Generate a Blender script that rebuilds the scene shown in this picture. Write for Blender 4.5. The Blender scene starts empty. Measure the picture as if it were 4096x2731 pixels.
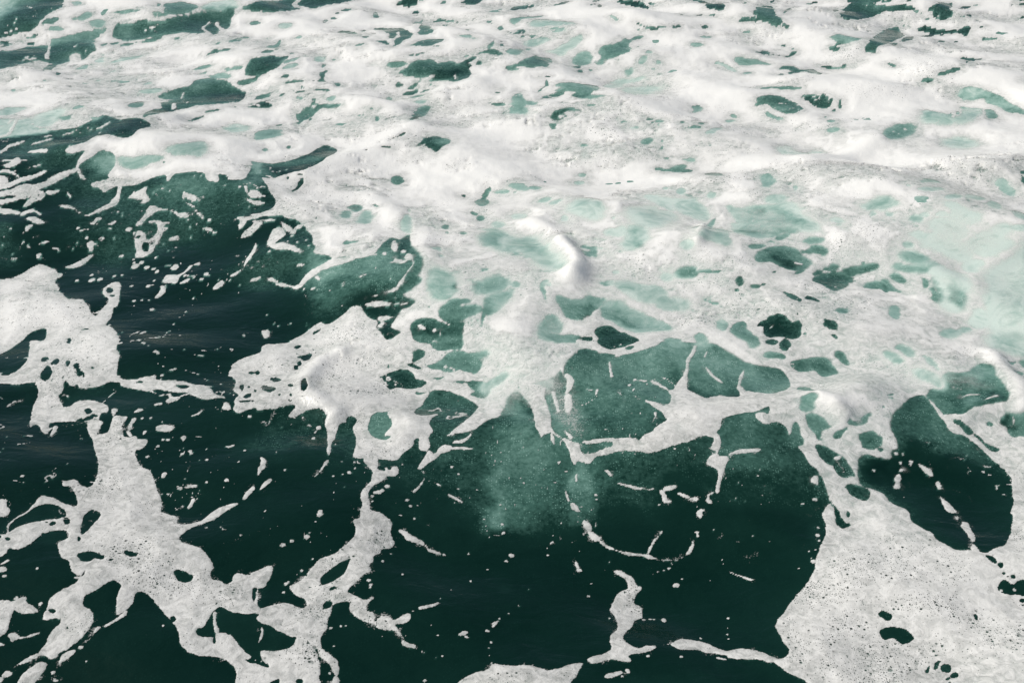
import bpy, math, random
import numpy as np

# ------------------------------------------------------------------ camera, sky, sun, exposure
CAM_H, PITCH, HFOV = 3.2, 33.0, 50.0        # metres above the mean sea level, degrees below the horizon
TANH = math.tan(math.radians(HFOV / 2))
CP, SP = math.cos(math.radians(PITCH)), math.sin(math.radians(PITCH))

WAVES = []                                   # (kx, ky, amplitude, phase) of the chop under the foam
_rw = np.random.RandomState(11)
for _L, _A, _n in ((3.4, .030, 3), (1.7, .014, 4), (.85, .0065, 6), (.42, .0026, 7)):
    for _i in range(_n):
        _a = math.radians(80 + _rw.uniform(-42, 42))
        _k = 2 * math.pi / (_L * _rw.uniform(.8, 1.25))
        WAVES.append((_k * math.cos(_a), _k * math.sin(_a), _A * _rw.uniform(.6, 1.2), _rw.uniform(0, 6.283)))

def sea_crest(x, y, w, pts):
    d2 = np.full_like(x, 1e9)
    for (ax, ay), (bx, by) in zip(pts[:-1], pts[1:]):
        ex, ey = bx - ax, by - ay
        t = np.clip(((x - ax) * ex + (y - ay) * ey) / (ex * ex + ey * ey + 1e-9), 0, 1)
        d2 = np.minimum(d2, (x - ax - t * ex) ** 2 + (y - ay - t * ey) ** 2)
    return np.exp(-d2 / (w * w))

def sea_height(x, y, ridges):
    h = np.zeros_like(x)
    for kx, ky, a, p in WAVES:
        s = np.sin(kx * x + ky * y + p)
        h += a * (s + .25 * s * np.abs(s))
    for hh, w, pts in ridges:                # long mounds and troughs of the broken wave
        h += hh * sea_crest(x, y, w, pts)
    return h

scene = bpy.context.scene
col = scene.collection
cam_data = bpy.data.cameras.new('camera')
cam_data.sensor_width = 36.0
cam_data.lens = 18.0 / TANH
cam_data.clip_start = .05
cam_data.clip_end = 500.0
cam = bpy.data.objects.new('camera', cam_data)
col.objects.link(cam)
cam.location = (0, 0, CAM_H)
cam.rotation_euler = (math.radians(90 - PITCH), 0, 0)
scene.camera = cam

SUN_EL, SUN_AZ = 50.0, -90.0                 # degrees up, degrees to the right of the view (left is negative)
world = bpy.data.worlds.new('World')
scene.world = world
world.use_nodes = True
wn = world.node_tree
sky = wn.nodes.new('ShaderNodeTexSky')
sky.sky_type = 'NISHITA'
sky.sun_disc = False
sky.sun_elevation = math.radians(SUN_EL)
sky.sun_rotation = math.radians(SUN_AZ)
wn.links.new(sky.outputs['Color'], wn.nodes['Background'].inputs['Color'])
wn.nodes['Background'].inputs['Strength'].default_value = .06
sun_data = bpy.data.lights.new('sun', 'SUN')
sun_data.energy = 3.7
sun_data.angle = math.radians(.53)
sun_data.color = (1.0, .955, .875)
sun = bpy.data.objects.new('sun', sun_data)
col.objects.link(sun)
sun.rotation_euler = (math.radians(90 - SUN_EL), 0, math.radians(180 - SUN_AZ))
sun.location = (-4, 8, 9)
vs = scene.view_settings
vs.view_transform = 'Standard'
vs.look = 'None'
vs.gamma = 1.0
vs.use_curve_mapping = False
vs.exposure = .0
scene.cycles.use_denoising = True
scene.cycles.max_bounces = 6
scene.cycles.transparent_max_bounces = 8
scene.cycles.sample_clamp_indirect = 4.0

# ------------------------------------------------------------------ materials
class Nodes:
    def __init__(self, name):
        self.m = bpy.data.materials.new(name)
        self.m.use_nodes = True
        self.t = self.m.node_tree
        self.t.nodes.clear()
    def n(self, kind, **kw):
        nd = self.t.nodes.new(kind)
        for k, v in kw.items():
            if k.startswith('i_'):
                nd.inputs[k[2:].replace('_', ' ')].default_value = v
            else:
                setattr(nd, k, v)
        return nd
    def link(self, a, b):
        self.t.links.new(a, b)
    def put(self, v, sock):
        if isinstance(v, (int, float)):
            sock.default_value = v
        else:
            self.link(v, sock)
    def math(self, op, a, b=0.0, c=0.0, clamp=False):
        nd = self.n('ShaderNodeMath', operation=op, use_clamp=clamp)
        for i, v in enumerate((a, b, c)):
            self.put(v, nd.inputs[i])
        return nd.outputs[0]
    def step(self, v, lo, hi, a=0.0, b=1.0):
        nd = self.n('ShaderNodeMapRange', interpolation_type='SMOOTHSTEP')
        self.put(v, nd.inputs['Value'])
        for k, q in (('From Min', lo), ('From Max', hi), ('To Min', a), ('To Max', b)):
            self.put(q, nd.inputs[k])
        return nd.outputs[0]
    def attr(self, name):
        return self.n('ShaderNodeAttribute', attribute_name=name).outputs['Fac']
    def noise(self, vec, scale, detail=3.0, rough=.55, dist=0.0):
        nd = self.n('ShaderNodeTexNoise', i_Scale=scale, i_Detail=detail, i_Roughness=rough, i_Distortion=dist)
        self.link(vec, nd.inputs['Vector'])
        return nd.outputs['Fac']
    def voronoi(self, vec, scale, feature='F1', rnd=1.0):
        nd = self.n('ShaderNodeTexVoronoi', feature=feature, voronoi_dimensions='2D', i_Scale=scale, i_Randomness=rnd)
        self.link(vec, nd.inputs['Vector'])
        return nd

def water_material():
    N = Nodes('sea_water')
    pos = N.n('ShaderNodeNewGeometry').outputs['Position']
    aer_glow = N.attr('aeration_glow')  # drowned bubbles, plus painted wave-face glow and far sky reflection
    # clouds of drowned bubbles: uneven, with pin-prick bubbles where they thin out
    cloud = N.noise(pos, 6.0, 7.0, .66, 1.6)
    fine = N.noise(pos, 48.0, 5.0, .72)
    prick = N.voronoi(pos, 88.0)
    dot = N.step(prick.outputs['Distance'], .34, .14)
    rnd = N.n('ShaderNodeSeparateColor')
    N.link(prick.outputs['Color'], rnd.inputs['Color'])
    dot = N.math('MULTIPLY', dot, N.step(rnd.outputs['Red'], .5, .75))
    lump = N.noise(pos, 13.0, 3.0, .6)
    mid = N.math('MULTIPLY', N.step(aer_glow, .06, .22), N.step(aer_glow, .85, .45))
    a = N.math('ADD', aer_glow, N.math('MULTIPLY', N.math('SUBTRACT', cloud, .5), N.math('ADD', N.math('MULTIPLY', aer_glow, .95), .02)))
    a = N.math('ADD', a, N.math('MULTIPLY', N.math('SUBTRACT', fine, .5), N.math('ADD', N.math('MULTIPLY', mid, .42), .03)))
    a = N.math('ADD', a, N.math('MULTIPLY', dot, N.math('MULTIPLY', N.step(lump, .42, .62), N.math('ADD', N.math('MULTIPLY', mid, .26), .035))))
    ramp = N.n('ShaderNodeValToRGB')
    N.link(a, ramp.inputs['Fac'])
    cr = ramp.color_ramp
    stops = ((0.0, (.0012, .0135, .0096)), (.12, (.0065, .031, .0230)), (.3, (.046, .118, .094)), (.5, (.135, .258, .216)),
             (.7, (.275, .425, .370)), (1.0, (.600, .700, .640)))
    while len(cr.elements) < len(stops):
        cr.elements.new(.5)
    for e, (p, c) in zip(cr.elements, stops):
        e.position = p
        e.color = c + (1,)
    bs = N.n('ShaderNodeBsdfPrincipled', i_Roughness=.06, i_IOR=1.33)
    bs.inputs['Specular IOR Level'].default_value = .38
    N.link(ramp.outputs['Color'], bs.inputs['Base Color'])
    # ripples: long wind streaks plus fine capillary ripples
    mp = N.n('ShaderNodeMapping')
    mp.inputs['Rotation'].default_value = (0, 0, math.radians(-14))
    mp.inputs['Scale'].default_value = (.55, 1.0, 1.0)
    N.link(pos, mp.inputs['Vector'])
    r1 = N.noise(mp.outputs['Vector'], 11.0, 4.0, .55, .5)
    r2 = N.noise(mp.outputs['Vector'], 46.0, 3.0, .6, .3)
    hgt = N.math('ADD', N.math('MULTIPLY', r1, 1.0), N.math('MULTIPLY', r2, .09))
    bump = N.n('ShaderNodeBump', i_Strength=1.0, i_Distance=.007)
    N.link(hgt, bump.inputs['Height'])
    N.link(bump.outputs['Normal'], bs.inputs['Normal'])
    out = N.n('ShaderNodeOutputMaterial')
    N.link(bs.outputs[0], out.inputs['Surface'])
    return N.m

def foam_material():
    N = Nodes('sea_foam')
    pos = N.n('ShaderNodeNewGeometry').outputs['Position']
    cov, pit, thick, soft = N.attr('coverage'), N.attr('pitting'), N.attr('thickness'), N.attr('milkiness')
    # torn edge that breaks up into single bubbles where the foam runs out
    froth = N.voronoi(pos, 115.0)
    lace = N.noise(pos, 75.0, 3.0, .65)
    lace2 = N.noise(pos, 19.0, 3.0, .6, .4)
    edge = N.math('ADD', cov, N.math('MULTIPLY', N.math('SUBTRACT', lace, .5), .55))
    edge = N.math('ADD', edge, N.math('MULTIPLY', N.math('SUBTRACT', lace2, .5), .30))
    edge = N.math('ADD', edge, N.math('MULTIPLY', N.math('SUBTRACT', .42, froth.outputs['Distance']), .30))
    crisp = N.step(edge, .28, .68)
    swirl = N.noise(pos, 8.0, 5.0, .62, 1.2)
    milk = N.math('ADD', cov, N.math('MULTIPLY', N.math('SUBTRACT', swirl, .5), .30))
    milk = N.math('ADD', milk, N.math('MULTIPLY', N.math('SUBTRACT', lace, .5), .22))
    milk = N.step(milk, .02, .95)
    body = N.math('ADD', N.math('MULTIPLY', crisp, N.math('SUBTRACT', 1.0, soft)), N.math('MULTIPLY', milk, soft))
    # burst bubbles: dark pin holes of two sizes
    def pits(scale, amount):
        v = N.voronoi(pos, scale)
        s = N.n('ShaderNodeSeparateColor')
        N.link(v.outputs['Color'], s.inputs['Color'])
        keep = N.step(s.outputs['Red'], N.math('SUBTRACT', 1.0, amount), N.math('SUBTRACT', 1.12, amount))
        r = N.math('ADD', .15, N.math('MULTIPLY', s.outputs['Green'], .32))
        hole = N.step(v.outputs['Distance'], r, N.math('MULTIPLY', r, .45))
        return N.math('MULTIPLY', hole, keep)
    patch = N.step(N.noise(pos, 4.5, 3.0, .6), .38, .68)
    amt = N.math('MULTIPLY', pit, N.math('ADD', .35, N.math('MULTIPLY', patch, .75)))
    p1 = pits(60.0, N.math('MULTIPLY', amt, .34))
    p2 = pits(125.0, N.math('MULTIPLY', amt, .70))
    p3 = pits(27.0, N.math('MULTIPLY', amt, .13))
    holes = N.math('MAXIMUM', N.math('MAXIMUM', N.math('MULTIPLY', p1, .95), N.math('MULTIPLY', p3, .7)), N.math('MULTIPLY', p2, .75))
    # thin film between the bubbles lets a little of the water through
    film = N.noise(pos, 21.0, 6.0, .74, .9)
    thin = N.math('MULTIPLY', N.math('SUBTRACT', 1.0, thick), N.math('ADD', .14, N.math('MULTIPLY', N.step(film, .30, .74), .50)))
    alpha = N.math('MULTIPLY', body, N.math('SUBTRACT', 1.0, thin))
    alpha = N.math('MULTIPLY', alpha, N.math('SUBTRACT', 1.0, holes), clamp=True)
    bs = N.n('ShaderNodeBsdfPrincipled', i_Roughness=.33, i_IOR=1.33)
    bs.inputs['Base Color'].default_value = (.87, .862, .828, 1)
    # froth relief
    b1 = N.math('SUBTRACT', .8, N.math('ADD', froth.outputs['Distance'], N.voronoi(pos, 58.0).outputs['Distance']))
    b2 = N.noise(pos, 32.0, 4.0, .6, .2)
    hgt = N.math('ADD', N.math('MULTIPLY', b2, 1.0), N.math('MULTIPLY', b1, .22))
    hgt = N.math('SUBTRACT', hgt, N.math('MULTIPLY', holes, .15))
    bump = N.n('ShaderNodeBump', i_Strength=.5, i_Distance=.0035)
    N.link(hgt, bump.inputs['Height'])
    N.link(bump.outputs['Normal'], bs.inputs['Normal'])
    tr = N.n('ShaderNodeBsdfTransparent')
    mix = N.n('ShaderNodeMixShader')
    N.link(alpha, mix.inputs['Fac'])
    N.link(tr.outputs[0], mix.inputs[1])
    N.link(bs.outputs[0], mix.inputs[2])
    out = N.n('ShaderNodeOutputMaterial')
    N.link(mix.outputs[0], out.inputs['Surface'])
    return N.m

WATER, FOAM = water_material(), foam_material()

# ------------------------------------------------------------------ noise on arrays
def hash2(ix, iy, seed):
    h = (ix.astype(np.int64) * 374761393 + iy.astype(np.int64) * 668265263 + seed * 1442695041) & 0xffffffff
    h = ((h ^ (h >> 13)) * 1274126177) & 0xffffffff
    h = ((h ^ (h >> 16)) * 2246822519) & 0xffffffff
    return ((h ^ (h >> 15)) & 0xffffff).astype(np.float32) / 0xffffff

def vnoise(x, y, seed):
    ix, iy = np.floor(x), np.floor(y)
    fx, fy = x - ix, y - iy
    fx, fy = fx * fx * (3 - 2 * fx), fy * fy * (3 - 2 * fy)
    a, b = hash2(ix, iy, seed), hash2(ix + 1, iy, seed)
    c, d = hash2(ix, iy + 1, seed), hash2(ix + 1, iy + 1, seed)
    return (a + (b - a) * fx) * (1 - fy) + (c + (d - c) * fx) * fy

def fbm(x, y, seed, octaves=4, gain=.5):
    s, a, t = 0, 1, 0
    for o in range(octaves):
        s = s + a * (vnoise(x, y, seed + o * 17) - .5)
        t += a
        a *= gain
        x, y = x * 2.03 + 3.1, y * 2.03 + 7.7
    return s / t * 2                          # about -1 .. 1

def smooth(v, lo, hi):
    t = np.clip((v - lo) / (hi - lo), 0, 1)
    return t * t * (3 - 2 * t)

# ------------------------------------------------------------------ the sea surface as a sheet of points
# rows of constant y, finer close to the shore of the view; each row is as wide as the water there is to see
RIDGES = [
    (0.035, 0.126, [(-0.748, 7.909), (-1.0, 7.533), (-1.287, 7.297), (-1.447, 7.073)]),
    (0.035, 0.146, [(-2.689, 8.019), (-2.841, 7.676), (-3.093, 7.453), (-3.232, 7.394)]),
    (0.035, 0.174, [(-4.362, 9.075), (-3.786, 9.296), (-3.138, 9.705)]),
    (-0.05, 0.514, [(-2.661, 5.722), (-2.043, 5.592), (-1.256, 5.284)]),
    (-0.04, 0.255, [(-0.386, 3.372), (0.31, 3.245), (0.779, 3.125)]),
    (-0.025, 0.168, [(1.834, 3.88), (2.066, 3.766)]),
    (0.05, 0.188, [(-1.11, 4.43), (-0.553, 4.25), (0.307, 4.08), (0.615, 4.08), (0.993, 4.207), (1.411, 4.321), (1.705, 4.43)]),
    (0.022, 0.1, [(-0.954, 6.81), (-0.742, 6.415), (-0.538, 5.997), (-0.483, 5.656)]),
    (0.035, 0.159, [(-1.266, 8.412), (-0.907, 8.293), (-0.318, 8.81)]),
    (0.035, 0.177, [(2.332, 8.914), (2.854, 8.81), (3.487, 8.81)]),
    (0.035, 0.192, [(4.079, 9.735), (4.608, 9.705)]),
    (0.035, 0.201, [(0.765, 11.054), (1.336, 10.276), (2.083, 10.445)]),
    (0.025, 0.071, [(0.125, 6.291), (0.226, 6.141), (0.321, 5.954)]),
    (0.055, 0.074, [(0.286, 5.912), (0.359, 5.762), (0.378, 5.617), (0.347, 5.503)]),
    (0.018, 0.131, [(0.315, 5.49), (0.184, 5.284), (0.09, 5.111), (0.034, 4.719), (0.082, 4.504)]),
    (0.025, 0.046, [(1.212, 6.201), (1.162, 5.997), (1.117, 5.871)]),
    (0.02, 0.095, [(2.507, 5.749), (2.616, 5.592), (2.666, 5.553), (2.922, 5.816), (3.158, 5.997)]),
    (0.03, 0.1, [(2.069, 7.202), (2.419, 7.453), (2.742, 7.759)]),
    (0.028, 0.057, [(-0.918, 4.863), (-1.002, 4.8), (-1.039, 4.669), (-1.038, 4.523), (-1.014, 4.402), (-0.932, 4.321), (-0.86, 4.259)]),
    (0.015, 0.072, [(-0.553, 4.25), (-0.47, 4.198), (-0.513, 4.08)]),
    (0.025, 0.055, [(1.49, 4.338), (1.541, 4.285), (1.584, 4.207)]),
    (0.035, 0.075, [(2.543, 4.821), (2.543, 4.639), (2.534, 4.485), (2.498, 4.338)]),
    (0.02, 0.055, [(2.177, 4.259), (2.262, 4.321), (2.385, 4.366)]),
    (0.02, 0.119, [(1.701, 4.411), (1.802, 4.485), (1.628, 4.338)]),
]
NU, NV = 1000, 830
Y0 = CAM_H * SP / CP
UM = TANH * CP                                # half width of the view per metre of (y + Y0)
u_in = np.linspace(-UM, UM, NU - 120)
g = np.cumsum(np.linspace(1, 18, 60)) * (u_in[1] - u_in[0])
U = np.concatenate((-UM - g[::-1], u_in, UM + g))
ang = np.radians(np.concatenate((np.geomspace(.8, 9.9, 74)[:-1], np.linspace(9.9, PITCH - 18.6, 56)[:-1], np.linspace(PITCH - 18.6, PITCH + 18.6, NV - 158),
                                 np.linspace(PITCH + 18.6, PITCH + 38, 31)[1:])))[::-1]
Y = CAM_H / np.tan(ang)                       # near to far
V = Y + Y0
GX = (U[None, :] * V[:, None]).astype(np.float64)
GY = np.repeat(Y[:, None], NU, 1)
HGT = sea_height(GX, GY, RIDGES)

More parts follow.
